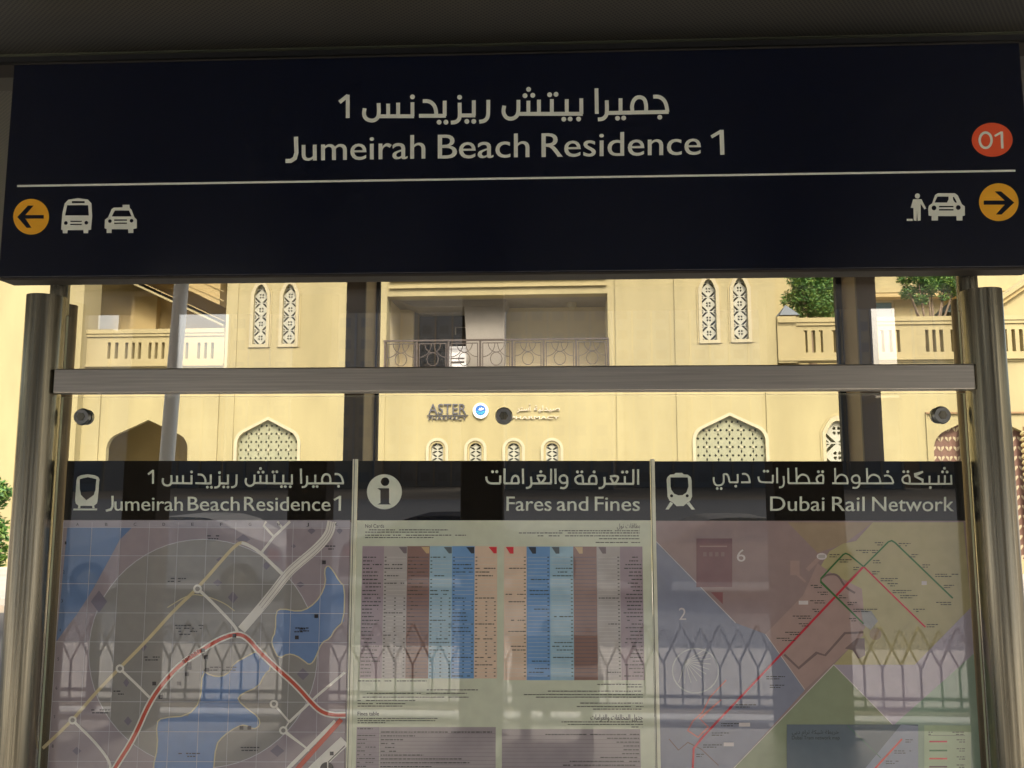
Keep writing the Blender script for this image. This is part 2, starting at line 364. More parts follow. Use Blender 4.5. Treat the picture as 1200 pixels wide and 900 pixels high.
# ================================================================== THE SETTING
mb = MB(); mb.face([(-600, -600, -.62), (600, -600, -.62), (600, 600, -.62), (-600, 600, -.62)], M['ground']); mb.build('ground', kind='structure')
mb = MB().box((-9, -2.92, -.6), (9, 3.2, 0), M['tile']); mb.build('platform', kind='structure')
mb = MB(); mb.face([(-60, 4.5, -.612), (60, 6.0, -.612), (60, 12.2, -.612), (-60, 9.2, -.612)], M['asphalt']); mb.build('road', kind='structure')
mb = MB().box((-60, 11.2, -.618), (60, 40, -.50), M['paving']); mb.build('pavement', kind='structure')
mb = MB().box((-60, -8.1, -.62), (60, -5.6, -.585), M['concrete']); mb.build('track_side_path', kind='structure')
mb = MB(); mb.face([(-120, -70, -.61), (120, -70, -.61), (80, -8.2, -.61), (-80, -8.2, -.61)], M['rear']); mb.build('rear_road', kind='structure')
# canopy ceiling over the platform
CEIL = 1.6 + 1.40
CY0 = -4.35
mb = MB().box((-9, CY0, CEIL), (9, 3.0, CEIL + .02), M['ceil'])
mb.box((-9.05, CY0 - .05, CEIL + .02), (9.05, 3.05, CEIL + .25), M['beam'])
mb.build('ceiling', kind='structure')
# fascia beam right above the sign
YB = .10
a = P(0, 66, YB).z; b_ = P(0, 36, YB).z
mb = MB().box((-9, YB, a + .004), (9, YB + .16, CEIL - .002), M['beam']); bm_o = mb.build('fascia_beam', label='dark grey green fascia beam running above the long station sign', cat='beam')
mb = MB().box((-9, YB + .012, a - .014), (9, YB + .14, a + .004), M['gap']); mb.build('shadow_gap', bm_o)
mb = MB().box((-9, YB + .03, a - .06), (9, YB + .12, a - .014), M['dark_trim']); mb.build('lower_trim', bm_o)

# ================================================================== LONG STATION SIGN
YS = -.085
def vx(px, py, Y): return P(px, py, Y).x
xl = vx(7, 200, YS); zt = P(600, 63, YS).z; zb = P(600, 319, YS).z; xr = vx(1206, 200, YS)
sign = empty('station_sign', ((xl + xr) / 2, YS, zb), label='long navy station sign naming the stop in Arabic and English with arrows', cat='sign')
off = -Vector(sign.location)
mb = MB().box((xl, YS, zb), (xr, YS + .07, zt), M['navy']); o = mb.build('sign_body', sign); o.location = off; bevel(o, .003)
mb = MB().box((xl + .002, YS + .004, zb - .007), (xr - .002, YS + .072, zb - .0005), M['dark_trim']); o = mb.build('bottom_trim', sign); o.location = off
mb = MB().box((xl - .002, YS + .006, zt + .0005), (xr + .002, YS + .09, zt + .007), M['dark_trim']); o = mb.build('top_trim', sign); o.location = off
WV = M['white_vinyl']; NV = M['navy']
fl = Flat(YS - .0006); fl.stroke([(20, 218), (1190, 200)], 2.4, WV); fl.build('dividing_line', sign)
arabic_words('jbr', sign, YS - .0006, WV, 4.5, 2.9)
fl = Flat(YS - .0006)
sp = -.0165
def sy(x): return 188.2 + (x - 350) * -.0145
fl.text('umeirah', 353.5, 498, sy(353), 28.6, WV, slope=sp, bold=.45)
fl.stroke([(346.8, 160.2), (347.4, 179), (345.5, 185.5), (340.5, 188.6), (334.5, 188.6)], 4.9, WV, l=1.2); fl.build('name_word', sign); fl = Flat(YS - .0006)
fl.text('Beach', 513, 620, sy(513), 28.6, WV, slope=sp, bold=.45); fl.build('name_word', sign); fl = Flat(YS - .0006)
fl.text('Residence', 634.5, 821, sy(634), 28.6, WV, slope=sp, bold=.45); fl.build('name_word', sign); fl = Flat(YS - .0006)
fl.stroke([(833.5, 160.5), (845.5, 153.5)], 3.8, WV, 1.3); fl.stroke([(845.5, 152.2), (846.5, 181.3)], 5.0, WV, 1)
fl.build('name_number', sign)
S6 = zz(0, 200, 6); S4 = zz(1000, 130, 4.285)
def circ(x, y, r, n=14, ry=None): return [(x + r * math.cos(2 * math.pi * i / n), y + (ry or r) * math.sin(2 * math.pi * i / n)) for i in range(n)]
def rect(x0, y0, x1, y1): return [(x0, y0), (x1, y0), (x1, y1), (x0, y1)]
fl = Flat(YS - .0006); fl.disc(36.5, 254, 21, M['amber'], n=40)
fl.poly(S6([(122, 326), (196, 246), (236, 246), (178, 312), (308, 312), (308, 337), (178, 337), (222, 402), (188, 402)]), NV, 2); fl.build('left_arrow_disc', sign, label='amber disc with arrow pointing left')
fl = Flat(YS - .0006); fl.disc(1170.4, 236.9, 23.2, M['amber'], n=40, ry=22.2)
fl.poly(S4([(808, 460), (745, 520), (716, 520), (760, 471), (655, 471), (655, 450), (760, 450), (710, 404), (742, 404)]), NV, 2); fl.build('right_arrow_disc', sign, label='amber disc with arrow pointing right')
fl = Flat(YS - .0006); fl.disc(1162.7, 163.8, 24, M['redv'], ry=20, n=40)
fl.stroke(circ(1155, 164.3, 7, 24, 9), 2.9, WV, 2, closed=True)
fl.stroke([(1165.5, 159.5), (1173.8, 154.8)], 2.4, WV, 2.4); fl.stroke([(1173.8, 154.2), (1174.6, 174)], 3, WV, 2); fl.build('line_number_disc', sign, label='red oval with the number 01')
fl = Flat(YS - .0006)
fl.loops([smooth(S6([(430, 415), (438, 300), (452, 235), (478, 204), (550, 193), (618, 203), (643, 232), (648, 320), (640, 415)]), 1) if 0 else S6([(430, 415), (438, 300), (455, 230), (480, 204), (550, 193), (618, 203), (643, 230), (648, 320), (640, 415), (622, 418), (620, 440), (588, 440), (586, 418), (476, 418), (474, 440), (442, 440), (440, 416)]),
  S6([(472, 243), (620, 243), (625, 315), (458, 315)]), S6(rect(505, 214, 595, 228)), S6(circ(463, 368, 13)), S6(circ(607, 366, 13)), S6(rect(495, 352, 575, 360)), S6(rect(495, 374, 575, 382))], WV)
fl.build('bus_symbol', sign)
fl = Flat(YS - .0006)
fl.loops([S6([(735, 405), (738, 345), (760, 328), (785, 270), (800, 260), (862, 258), (862, 240), (910, 240), (912, 262), (925, 275), (945, 328), (962, 345), (962, 405), (938, 410), (938, 438), (903, 438), (900, 412), (785, 412), (785, 438), (750, 438), (750, 410)]),
  S6([(808, 280), (908, 280), (925, 322), (785, 322)]), S6(circ(773, 355, 13)), S6(circ(925, 352, 13)), S6(rect(803, 343, 893, 352)), S6(rect(803, 365, 893, 374))], WV)
fl.build('taxi_symbol', sign)
fl = Flat(YS - .0006)
fl.loops([S4([(376, 490), (380, 475), (395, 465), (410, 422), (425, 413), (510, 413), (525, 425), (545, 468), (560, 480), (560, 525), (548, 528), (548, 550), (518, 550), (518, 528), (425, 528), (425, 550), (393, 550), (393, 528), (378, 525)]),
  S4([(422, 430), (478, 430), (478, 445), (470, 460), (408, 460)]), S4([(500, 432), (506, 432), (520, 460), (511, 460), (502, 447)]), S4(circ(405, 487, 12)), S4(circ(527, 485, 12)), S4(rect(430, 477, 503, 484)), S4(rect(430, 493, 503, 500))], WV)
fl.loops([S4(circ(322, 427, 13)), S4([(300, 443), (342, 443), (366, 490), (357, 494), (338, 466), (338, 550), (323, 552), (320, 500), (317, 552), (303, 550), (302, 488), (288, 486)])], WV)
fl.quad(*S4([(268, 542)])[0], *S4([(298, 552)])[0], WV); fl.build('drop_off_symbol', sign)

# ================================================================== POSTS, RAIL, GLASS
YP = -.02
def make_post(px, side, label):
    c = P(px, 440, YP); r = .0545
    t = empty('steel_post', (c.x, YP, 0), label=label, cat='post', group='stainless steel posts carrying the sign')
    ztop = P(px, 348 if side < 0 else 341, YP).z
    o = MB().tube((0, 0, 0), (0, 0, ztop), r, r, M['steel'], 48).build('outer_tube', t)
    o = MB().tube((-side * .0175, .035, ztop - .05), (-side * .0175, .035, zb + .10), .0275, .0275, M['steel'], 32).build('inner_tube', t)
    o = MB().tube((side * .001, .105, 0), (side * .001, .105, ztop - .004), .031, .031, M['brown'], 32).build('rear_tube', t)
    o = MB().tube((0, 0, 0), (0, 0, .012), .09, .09, M['steel'], 32).build('base_plate', t)
    return t
make_post(49, -1, 'steel post at the left end of the rail beside the station map')
make_post(1155.5, 1, 'steel post at the right end of the rail beside the rail network map')
YR = -.055
pa, pb = P(62.5, 445, YR), P(1143, 442, YR)
z0, z1 = P(600, 458.5, YR).z, P(600, 429, YR).z
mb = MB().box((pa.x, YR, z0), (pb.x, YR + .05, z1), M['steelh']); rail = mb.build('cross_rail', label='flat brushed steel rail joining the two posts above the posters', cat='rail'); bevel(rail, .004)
YG = .03
def pane(name, x0, x1, zlo, zhi, label, Y=YG, th=.010, m=M['glass']):
    t = MB()
    p = [(x0, Y, zlo), (x1, Y, zlo), (x1, Y, zhi), (x0, Y, zhi)]
    t.face(p, m)
    t.face([(x, Y + th, z) for x, y, z in p][::-1], m)
    me = M['glasse']
    t.face([(x0, Y, zhi), (x1, Y, zhi), (x1, Y + th, zhi), (x0, Y + th, zhi)], me)
    t.face([(x0, Y, zlo), (x0, Y, zhi), (x0, Y + th, zhi), (x0, Y + th, zlo)], me)
    t.face([(x1, Y, zlo), (x1, Y, zhi), (x1, Y + th, zhi), (x1, Y + th, zlo)], me)
    return t.build(name, label=label, cat='glass')
gx0, gx1 = vx(70, 500, YG), vx(1133, 500, YG)
pane('glass_pane', gx0, gx1, z1 - .01, zb + .05, 'clear upper glass pane between the navy sign and the steel rail', m=M['glassr'])
gl = pane('glass_pane', gx0, gx1, .12, P(600, 463, YG).z, 'clear lower glass pane that carries the three posters under the rail')
# point fixings of the lower pane
for px, py, lab in ((97, 488.5, 'left'), (590.5, 487.5, 'middle'), (1103, 486.5, 'right')):
    c = P(px, py, YG)
    f = MB(); f.tube((c.x, YG - .010, c.z), (c.x, YG - .0005, c.z), .0225, .0265, M['steeld'], 28)
    f.tube((c.x, YG - .013, c.z), (c.x, YG - .0102, c.z), .0125, .0135, M['steel'], 6)
    f.tube((c.x, YG + .0105, c.z), (c.x, YG + .022, c.z), .024, .024, M['steeld'], 28)
    f.build('point_fixing', gl)

# ================================================================== POSTERS (printed film behind the front of the glass)
YQ = YG - .004
WP = pr(165, 172, 152, 2.15)
def poster(name, x0, x1, label):
    c = P(V((x0 + x1) / 2, 540), 540, YQ)
    t = empty(name, (c.x, YQ, .9), label=label, cat='poster')
    return t
YF = YQ - .006       # front cover glass of the posters
def sheet(fl, x0, x1, y0, y1, m, l=0): fl.vquad(x0, x1, y0, y1, m, l)
BOT = 1120
# ---- station area map
PM = poster('area_map_poster', 79, 413, 'leftmost poster with black header and street map with blue water')
fl = Flat(YQ); sheet(fl, 79, 413, 540, 609.5, M['hdr']); fl.build('header', PM)
fl = Flat(YQ)
# header writing: same name as on the sign, smaller
k = .5945
fx = lambda p: (172.5 + (p[0] - 396) * k, 550 + (p[1] - 103.6 + .0165 * (p[0] - 784)) * k * 1.0)
arabic_words('jbr', PM, YQ, WP, 2.4, 1.7, fx, 2)
fl.text('umeirah', 134, 214, 598.3, 16.6, WP, 2, slope=.002, bold=.35); fl.stroke([(131.8, 581), (132, 593), (130, 597), (124, 598.6)], 2.6, WP, 2.2)
fl.text('Beach', 220, 280.5, 598.3, 16.6, WP, 2, slope=.002, bold=.35); fl.text('Residence', 286, 387, 598.4, 16.6, WP, 2, slope=.002, bold=.35)
fl.stroke([(391.5, 586), (398.5, 581.8)], 2.2, WP, 2.3); fl.stroke([(398.4, 581), (398.2, 598.5)], 2.8, WP, 2); fl.build('english_lettering', PM); fl = Flat(YQ)
T1 = zz(80, 540, 10)
fl.loops([T1([(80, 470), (95, 230), (108, 190), (150, 168), (230, 158), (310, 168), (352, 188), (366, 220), (345, 470), (335, 500), (300, 528), (120, 528), (88, 500)]),
          T1([(135, 215), (230, 192), (328, 215), (318, 340), (300, 400), (212, 462), (150, 400), (135, 330)])], WP, 2)
fl.poly(T1([(118, 528), (142, 528), (138, 556), (112, 556)]), WP, 2); fl.poly(T1([(280, 528), (305, 528), (308, 556), (284, 556)]), WP, 2)
fl.poly(T1([(62, 560), (340, 560), (335, 580), (58, 580)]), WP, 2)
fl.build('pictogram', PM)
mauve = pr(112, 104, 107); greyc = pr(103, 103, 98); blue = pr(72, 94, 124); blue2 = pr(76, 100, 132)
road = pr(176, 180, 164, 2.1); beige = pr(150, 140, 105); sand = pr(148, 142, 110); redr = pr(148, 62, 48); darkp = pr(42, 42, 46)
lot = pr(88, 84, 92); strip = pr(120, 118, 122); gridm = pr(140, 141, 142)
fl = Flat(YQ); sheet(fl, 79, 412, 609.5, BOT, mauve)
sheet(fl, 79, 412, 610, 618, strip, .5)
cc = [(238 + 134 * math.cos(R(a)), 766 + 134 * math.sin(R(a))) for a in range(0, 360, 6)]
fl.poly(cc, greyc, 1); fl.stroke(cc, .9, gridm, 1.5, closed=True)
fl.poly([(79, 618), (155, 618), (140, 633), (131, 650), (120, 670), (112, 685), (103, 700), (90, 720), (76, 738), (66, 752)], blue, 2)
water1 = [(380, 668), (384, 662), (390, 668), (398, 682), (404, 687), (403, 728), (392, 738), (387, 748), (377, 753), (371, 768), (367, 776), (362, 779), (357, 775), (347, 768), (337, 766), (327, 772), (320, 760), (318, 750), (323, 740), (323, 717), (330, 713), (350, 717), (363, 712), (375, 700), (382, 683)]
fl.poly(water1, blue2, 2.5); fl.stroke(smooth(water1, 1, True), 1.4, sand, 3, closed=True)
water2 = [(237, 786), (248, 792), (260, 793), (270, 787), (273, 778), (293, 767), (307, 760), (314, 768), (318, 784), (310, 790), (303, 805), (283, 813), (278, 820), (290, 831), (303, 840), (305, 850), (297, 855), (287, 849), (277, 852), (262, 862), (253, 873), (250, 905), (247, 960), (178, 960), (179, 900), (185, 875), (183, 847), (190, 841), (220, 839), (235, 822)]
fl.poly(water2, blue2, 2.7); fl.stroke(smooth(water2, 1, True), 1.5, sand, 3.2, closed=True)
for gx in [79 + 33.4 * i for i in range(0, 11)]: fl.stroke([(V(gx, 612), 612), (V(gx, 960), 960)], .55, gridm, 3.6)
for gy in (618, 651, 684, 718, 752, 787, 822, 857, 892, 927): fl.stroke([(V(79, gy), gy), (V(412, gy), gy + 1.0)], .6, gridm, 3.8)
for cx_, cy_, w_, h_ in ((116, 705, 16, 22), (285, 632, 14, 10), (398, 622, 6, 7), (365, 622, 8, 7), (344, 640, 5, 4), (312, 663, 8, 8), (255, 683, 9, 7), (273, 700, 10, 12), (352, 685, 9, 6), (168, 758, 7, 10), (150, 845, 8, 9), (325, 880, 14, 12), (90, 880, 9, 8), (355, 790, 12, 12), (148, 800, 6, 9), (258, 656, 8, 6)):
    fl.poly([(cx_, cy_ - h_ * .6), (cx_ + w_ * .6, cy_), (cx_, cy_ + h_ * .6), (cx_ - w_ * .6, cy_)], lot, 1.8)
def rd(pts, wd, m=road, l=4.2, it=2):
    if wd < 4: wd *= 1.18
    fl.stroke(smooth(pts, it) if it else pts, wd, m, l)
rd([(50, 877), (85, 844), (112, 812), (140, 783), (173, 750), (205, 714), (231, 690), (263, 653), (275, 640), (283, 635), (292, 639), (306, 648), (331, 673)], 3.2, beige)
rd([(283, 636), (292, 639), (306, 648), (333, 675)], 3.2, road, 4.3); rd([(306, 648), (321, 629), (340, 611)], 2.6, road, 4.4, 0)
rd([(321, 629), (309, 616), (312, 611)], 2.2, road, 4.5, 0); rd([(331, 619), (325, 611)], 2.2, road, 4.6, 0)
rd([(389, 611), (386, 626), (371, 643), (349, 661), (337, 672), (321, 693), (303, 715), (283, 738)], 10.5, road, 4.7)
for o_ in (-2.4, 0.4, 2.8): rd([(389 + o_, 611), (386 + o_, 626), (371 + o_, 643 + o_), (349 + o_, 661 + o_), (337 + o_, 672 + o_), (321 + o_, 693 + o_), (306 + o_, 712 + o_)], .45, mauve, 5.0)
rd([(232, 690), (250, 707), (275, 733), (279, 742)], 3.0, road, 4.8)
rd([(196, 712), (222, 696), (240, 698), (262, 706), (275, 716)], 1.0, sand, 4.1)
rd([(140, 783), (160, 802), (176, 818)], 2.6, road, 4.8, 0); rd([(85, 844), (110, 868), (129, 892), (129, 905)], 2.8, road, 4.8)
rd([(321, 825), (339, 846), (332, 856), (357, 875), (362, 880)], 2.0, road, 4.8, 0); rd([(339, 846), (372, 815), (404, 788)], 2.6, road, 4.9, 0)
for x_, y_, r_ in ((231.5, 690, 4.2), (140.5, 783.5, 4), (85, 844, 4), (321, 825, 4), (332, 856, 4)):
    fl.disc(x_, y_, r_ + 1, road, 5.2, n=18); fl.disc(x_, y_, r_ - 1.4, greyc, 5.5, n=14)
tram = [(118, 930), (135, 899), (157, 865), (175, 823), (193, 798), (213, 777), (232, 765), (255, 750), (277, 742), (290, 747), (303, 763), (323, 782), (347, 803), (368, 827), (378, 835), (390, 838), (405, 838)]
rd(tram, 7.6, road, 5.7); rd(tram, 3.4, redr, 6.0)
rd([(400, 843), (351, 898), (330, 925)], 5.5, redr, 6.2, 0); rd([(393, 845), (340, 898), (318, 925)], 4.6, road, 6.1, 0)
rd([(404, 868), (370, 900), (345, 925)], 13, road, 6.1, 0); rd([(404, 874), (365, 912)], .8, darkp, 6.4, 0)
fl.disc(383, 901, 8, darkp, 6.6, n=20); fl.stroke([(384, 893), (384, 904)], 1.4, road, 6.9)
for i in range(6): fl.stroke([(214 + i * 3.4, 776 - i * 2.4), (216.4 + i * 3.4, 774.3 - i * 2.4)], 4.2, pr(110, 40, 36), 6.5)
for x_, y_ in ((238, 762), (222, 778), (241, 770), (243, 785), (222, 783), (348, 747), (275, 745), (219, 790), (210, 801), (188, 817), (371, 722), (380, 659), (283, 853), (292, 853), (181, 801), (389, 883)):
    x_, y_ = x_ + random.uniform(-.4, .4), y_
    fl.poly(rect(x_ - 2.2, y_ - 2.2, x_ + 2.2, y_ + 2.2), darkp, 6.8)
def tiny(fl, x0, x1, y, m, hh=.8, l=7.0, dens=.75, rt=False):
    x = x0
    while x < x1:
        w_ = random.uniform(1.6, 5.0)
        if random.random() < dens: fl.quad(x, y - hh / 2 - random.random() * .15, min(x + w_, x1), y + hh / 2, m, l)
        x += w_ + random.uniform(.5, 1.1)
for x_, y_, w_ in ((205, 678, 26), (252, 628, 18), (222, 733, 34), (350, 737, 24), (222, 883, 26), (293, 876, 22), (140, 810, 14), (118, 832, 22), (355, 736, 18), (178, 770, 18), (258, 782, 40), (106, 745, 0), (220, 740, 22), (387, 640, 12)):
    if w_: tiny(fl, x_ - w_ / 2, x_ + w_ / 2, y_, darkp, 1.2); tiny(fl, x_ - w_ / 2 + 1, x_ + w_ / 2 - 2, y_ + 3.4, darkp, 1.2)
for i, ch in enumerate('ABCDEFGHJK'): fl.text(ch, V(94 + 33.4 * i, 615), V(97 + 33.4 * i, 615), 616.2, 3.6, darkp, 7)
for i in range(8): fl.text(str(i + 1), V(82, 636 + 34 * i), V(84, 636 + 34 * i), 638 + 34 * i, 3.6, darkp, 7)
fl.build('map_print', PM)
# ---- fares poster
PF = poster('fares_poster', 419, 761, 'middle poster with pale green paper and coloured fare tables')
fl = Flat(YQ); sheet(fl, 420, 761.5, 540, 609.8, M['hdr']); fl.build('header', PF)
fl = Flat(YQ)
arabic_words('fares', PF, YQ, WP, 2.5, 1.8, l=2)
fl.text('Fares', 593.5, 646, 598.5, 17.0, WP, 2, bold=.35); fl.text('and', 652.5, 689, 598.5, 17.0, WP, 2, bold=.35); fl.text('Fines', 697, 749.5, 598.6, 17.0, WP, 2, bold=.35); fl.build('english_lettering', PF); fl = Flat(YQ)
T2 = zz(410, 540, 10)
fl.loops([T2(circ(405, 363, 205, 40)), T2(circ(412, 245, 50, 20)), T2([(320, 322), (460, 322), (460, 495), (482, 512), (320, 512), (358, 495), (358, 345)])], WP, 2)
fl.build('pictogram', PF)
paper = pr(148, 154, 133); fl = Flat(YQ); sheet(fl, 420, 761.5, 609.8, BOT, paper)
ink = pr(52, 54, 50); rowm = pr(84, 78, 80); linem = pr(152, 150, 140)
cols = {'m': pr(118, 106, 110), 'g': pr(130, 126, 120), 'b': pr(108, 84, 76), 'l': pr(112, 140, 150), 'u': pr(80, 116, 152), 's': pr(184, 142, 120)}
L = [427, 452, 479, 505, 531, 557, 583]; Rr = [591, 617, 644, 671, 698, 725, 751]
for i, cde in enumerate('mgblus'): fl.mb.face([fl.at(V(L[i], 795) * 1 - 0, 795, 1), fl.at(V(L[i + 1], 795), 795, 1), fl.at(V(L[i + 1], 640) , 640, 1), fl.at(V(L[i], 640), 640, 1)], cols[cde])
for i, cde in enumerate('sulbgm'): fl.vquad(Rr[i], Rr[i + 1], 640.5, 797, cols[cde], 1)
tri = {'g': pr(92, 84, 84), 'b': pr(150, 128, 90), 'l': pr(72, 80, 82), 'u': pr(45, 50, 55), 's': pr(175, 45, 50)}
for i, cde in enumerate('mgblus'):
    if cde in tri: fl.poly([(V(L[i + 1], 641) - 10, 641), (V(L[i + 1], 641) - .6, 641), (V(L[i + 1], 648) - .6, 648.5), (V(L[i + 1], 648) - 4, 648.5)], tri[cde], 2)
for i, cde in enumerate('sulbg'):
    if cde in tri: fl.poly([(V(Rr[i], 641) + 2, 641), (V(Rr[i], 641) + 11, 641), (V(Rr[i], 648) + 11, 648.8), (V(Rr[i], 648) + 7, 648.8)], tri[cde], 2)
for y_ in [653 + 4.35 * i for i in range(33)]:
    for i, cde in enumerate('mgblus'):
        a0, a1 = V(L[i], y_) + 1, V(L[i + 1], y_) - 1.5
        dn = random.random()
        if cde == 'm': tiny(fl, a0, a0 + (a1 - a0) * random.uniform(.45, .98), y_, ink, 1.1, 2.5, .95)
        elif cde == 'b': fl.quad(a0, y_ - .4, a1, y_ + .4, rowm, 2.5); tiny(fl, a0, a0 + random.uniform(3, 20), y_, ink, .8, 3, .7)
        elif dn < .2: tiny(fl, a0, a0 + (a1 - a0) * random.uniform(.6, 1), y_, ink, 1.0, 2.5, .9)
        else:
            fl.quad(a0, y_ - .15, a1, y_ + .15, linem, 2.4)
            if y_ > 700: fl.quad(a0 + 12, y_ - .5, a0 + 14, y_ + .5, ink, 2.7); fl.quad(a1 - 2, y_ - .5, a1, y_ + .5, ink, 2.7)
            fl.quad(a0, y_ - .5, a0 + 2.2, y_ + .5, ink, 2.6)
    for i, cde in enumerate('sulbgm'):
        a0, a1 = V(Rr[i], y_) + 1.5, V(Rr[i + 1], y_) - 1
        dn = random.random()
        if cde == 'm': tiny(fl, a1 - (a1 - a0) * random.uniform(.45, .98), a1, y_, ink, 1.1, 2.5, .95)
        elif cde == 'b': fl.quad(a0, y_ - .4, a1, y_ + .4, rowm, 2.5)
        elif dn < .2: tiny(fl, a1 - (a1 - a0) * random.uniform(.6, 1), a1, y_, ink, 1.0, 2.5, .9)
        else: fl.quad(a0, y_ - .15, a1, y_ + .15, linem, 2.4); fl.quad(a1 - 2.2, y_ - .5, a1, y_ + .5, ink, 2.6)
fl.text('Nol Cards', 428, 450, 618.5, 4.4, ink, 3)
ar = arab
fl.text(ar('بطاقات نول'), 723, 750, 618.8, 5.2, ink, 3)
for y_, a0, a1 in ((621, 428, 525), (623.6, 428, 514), (627.2, 428, 546), (630, 428, 508)): tiny(fl, a0, a1, y_, ink, .9, 3, .95)
for y_, a0, a1 in ((622, 655, 749.5), (624.6, 608, 749.5), (628, 630, 749.5), (631.4, 702, 749.5), (635.8, 698, 750)): tiny(fl, a0, a1, y_, ink, .9, 3, .95)
for y_, a0, a1 in ((798, 420, 500), (808.5, 500, 560), (812.5, 430, 547), (817, 425, 549), (821, 419, 487), (824.6, 419, 475), (827.5, 419, 474)): tiny(fl, a0, a1, y_, ink, .9, 3, .95)
for y_, a0, a1 in ((802, 700, 752), (805, 735, 753), (810, 642, 752), (814, 614, 753), (817, 628, 753), (824, 680, 753), (828, 676, 754), (831, 695, 754)): tiny(fl, a0, a1, y_, ink, .9, 3, .95)
fl.text('Fines table', 419, 444, 838.5, 4.6, ink, 3, bold=.2)
fl.text(ar('جدول المخالفات والغرامات'), 692, 753, 843.5, 6.2, ink, 3, bold=.2)
for y_, a0, a1 in ((842, 419, 513), (844.6, 419, 510), (847, 419, 452)): tiny(fl, a0, a1, y_, ink, .9, 3, .95)
for y_, a0, a1 in ((846, 658, 753.5), (849, 660, 753.5), (852, 740, 753.5)): tiny(fl, a0, a1, y_, ink, .9, 3, .95)
tb = pr(118, 112, 112); tb2 = pr(110, 104, 108)
fl.vquad(425, 451, 852, 1000, tb2, 1); fl.vquad(451.4, 582, 852, 1000, tb, 1); fl.vquad(589, 745, 854.5, 1000, tb, 1)
lng = [130, 40, 26, 16, 16, 18, 50, 95, 105, 60, 40, 30]
for i in range(12):
    y_ = 857.5 + 4.5 * i; tiny(fl, V(426, y_), V(426, y_) + random.uniform(8, 24), y_ - 3.5 if i == 0 else y_, ink, 1.1, 2.5, .95)
    tiny(fl, V(452.5, y_), V(452.5, y_) + lng[i], y_ + .4, ink, 1.1, 2.5, .97); fl.quad(V(426, y_), y_ + 2, V(582, y_), y_ + 2.3, rowm, 2.2)
    tiny(fl, V(744, y_) - lng[i] * .8 - 6, V(744, y_), y_ + 3.2, ink, 1.1, 2.5, .97); fl.quad(V(589, y_), y_ + 4.6, V(745, y_), y_ + 4.9, rowm, 2.2)
fl.build('fare_table_print', PF)
# ---- rail network poster
PN = poster('network_map_poster', 767, 1127, 'rightmost poster with coloured regions and red and green rail lines')
fl = Flat(YQ); sheet(fl, 767, 1127, 540.5, 610.3, M['hdr']); fl.build('header', PN)
fl = Flat(YQ)
arabic_words('rail', PN, YQ, WP, 2.2, 1.7, l=2)
fl.text('Dubai', 902.5, 966, 598.6, 17.2, WP, 2, bold=.25); fl.text('Rail', 975, 1013, 598.8, 17.2, WP, 2, bold=.25); fl.text('Network', 1022, 1117.5, 599, 17.2, WP, 2, bold=.25); fl.build('english_lettering', PN); fl = Flat(YQ)
T3 = zz(760, 540, 10)
fl.loops([T3([(212, 220), (222, 190), (255, 162), (300, 158), (315, 142), (395, 142), (410, 158), (460, 162), (495, 190), (505, 230), (510, 420), (490, 465), (455, 490), (410, 530), (330, 532), (290, 495), (245, 465), (222, 420)]),
          T3([(255, 195), (460, 195), (468, 300), (445, 370), (400, 402), (350, 405), (300, 385), (268, 340), (258, 300)]), T3(circ(270, 410, 18)), T3(circ(453, 410, 18))], WP, 2)
fl.poly(T3([(255, 480), (288, 500), (235, 570), (198, 570)]), WP, 2); fl.poly(T3([(445, 500), (478, 480), (545, 570), (505, 572)]), WP, 2)
fl.build('pictogram', PN)
fl = Flat(YQ); brown = pr(112, 98, 94); sheet(fl, 767, 1127, 610.3, BOT, brown)
olive = pr(128, 122, 86); olived = pr(118, 104, 84); corr = pr(124, 106, 98); slate = pr(98, 103, 114); green = pr(103, 113, 88); lilac = pr(122, 116, 124); teal = pr(104, 124, 106)
rdk = pr(150, 38, 48); grn = pr(48, 88, 48); crk = pr(92, 80, 76); wht = pr(150, 145, 140)
fl.poly([(923, 612), (1023, 612), (990, 637), (958, 648)], olived, 1)
fl.poly([(1023, 612), (1129, 612), (V(1127, 712), 712), (1072, 779), (977, 779), (1000, 755), (1013, 735), (960, 690), (958, 670), (972, 646), (988, 637), (1003, 634)], olive, 1.2)
fl.poly([(897, 743), (962, 676), (1012, 744), (943, 808)], corr, 1.5); fl.poly([(940, 700), (958, 660), (975, 672), (1010, 690), (1014, 735), (1000, 757)], corr, 1.4)
fl.poly([(767.5, 633), (800, 665), (862, 730), (897, 743), (943, 809), (860, 900), (810, 950), (V(767, 950), 950)], slate, 1.7)
fl.poly([(977, 779), (1047, 850), (1047, 1000), (V(767, 1000), 1000), (V(767, 985), 985)], green, 2.0)
fl.poly([(977, 779), (1072, 779), (V(1127, 712), 712), (V(1127, 768), 768), (1047, 850)], lilac, 2.2)
fl.poly([(V(1127, 766), 766), (V(1127, 1000), 1000), (1047, 1000), (1047, 850)], teal, 2.4)
fl.stroke([(767.5, 633), (862, 730)], .8, wht, 2.6); fl.stroke([(860, 900), (977, 779)], .9, wht, 2.6); fl.stroke([(977, 779), (1047, 850)], .8, wht, 2.6); fl.stroke([(897, 743), (943, 808)], .7, wht, 2.6)
fl.quad(816, 631, 858, 688, pr(96, 72, 72), 3); fl.quad(820, 639.5, 852, 641, pr(118, 98, 92), 3.3); [fl.quad(824 + 7 * i, 647, 828 + 7 * i, 652, pr(104, 84, 82), 3.4) for i in range(4)]
fl.poly([(833, 694), (847, 694), (847, 708)], pr(108, 70, 70), 3)
fl.quad(926, 657, 937, 674, corr, 3.2); fl.stroke([(934, 673), (944, 682)], 2.6, corr, 3.4); fl.stroke([(946, 668), (960, 654)], 5, corr, 3.3)
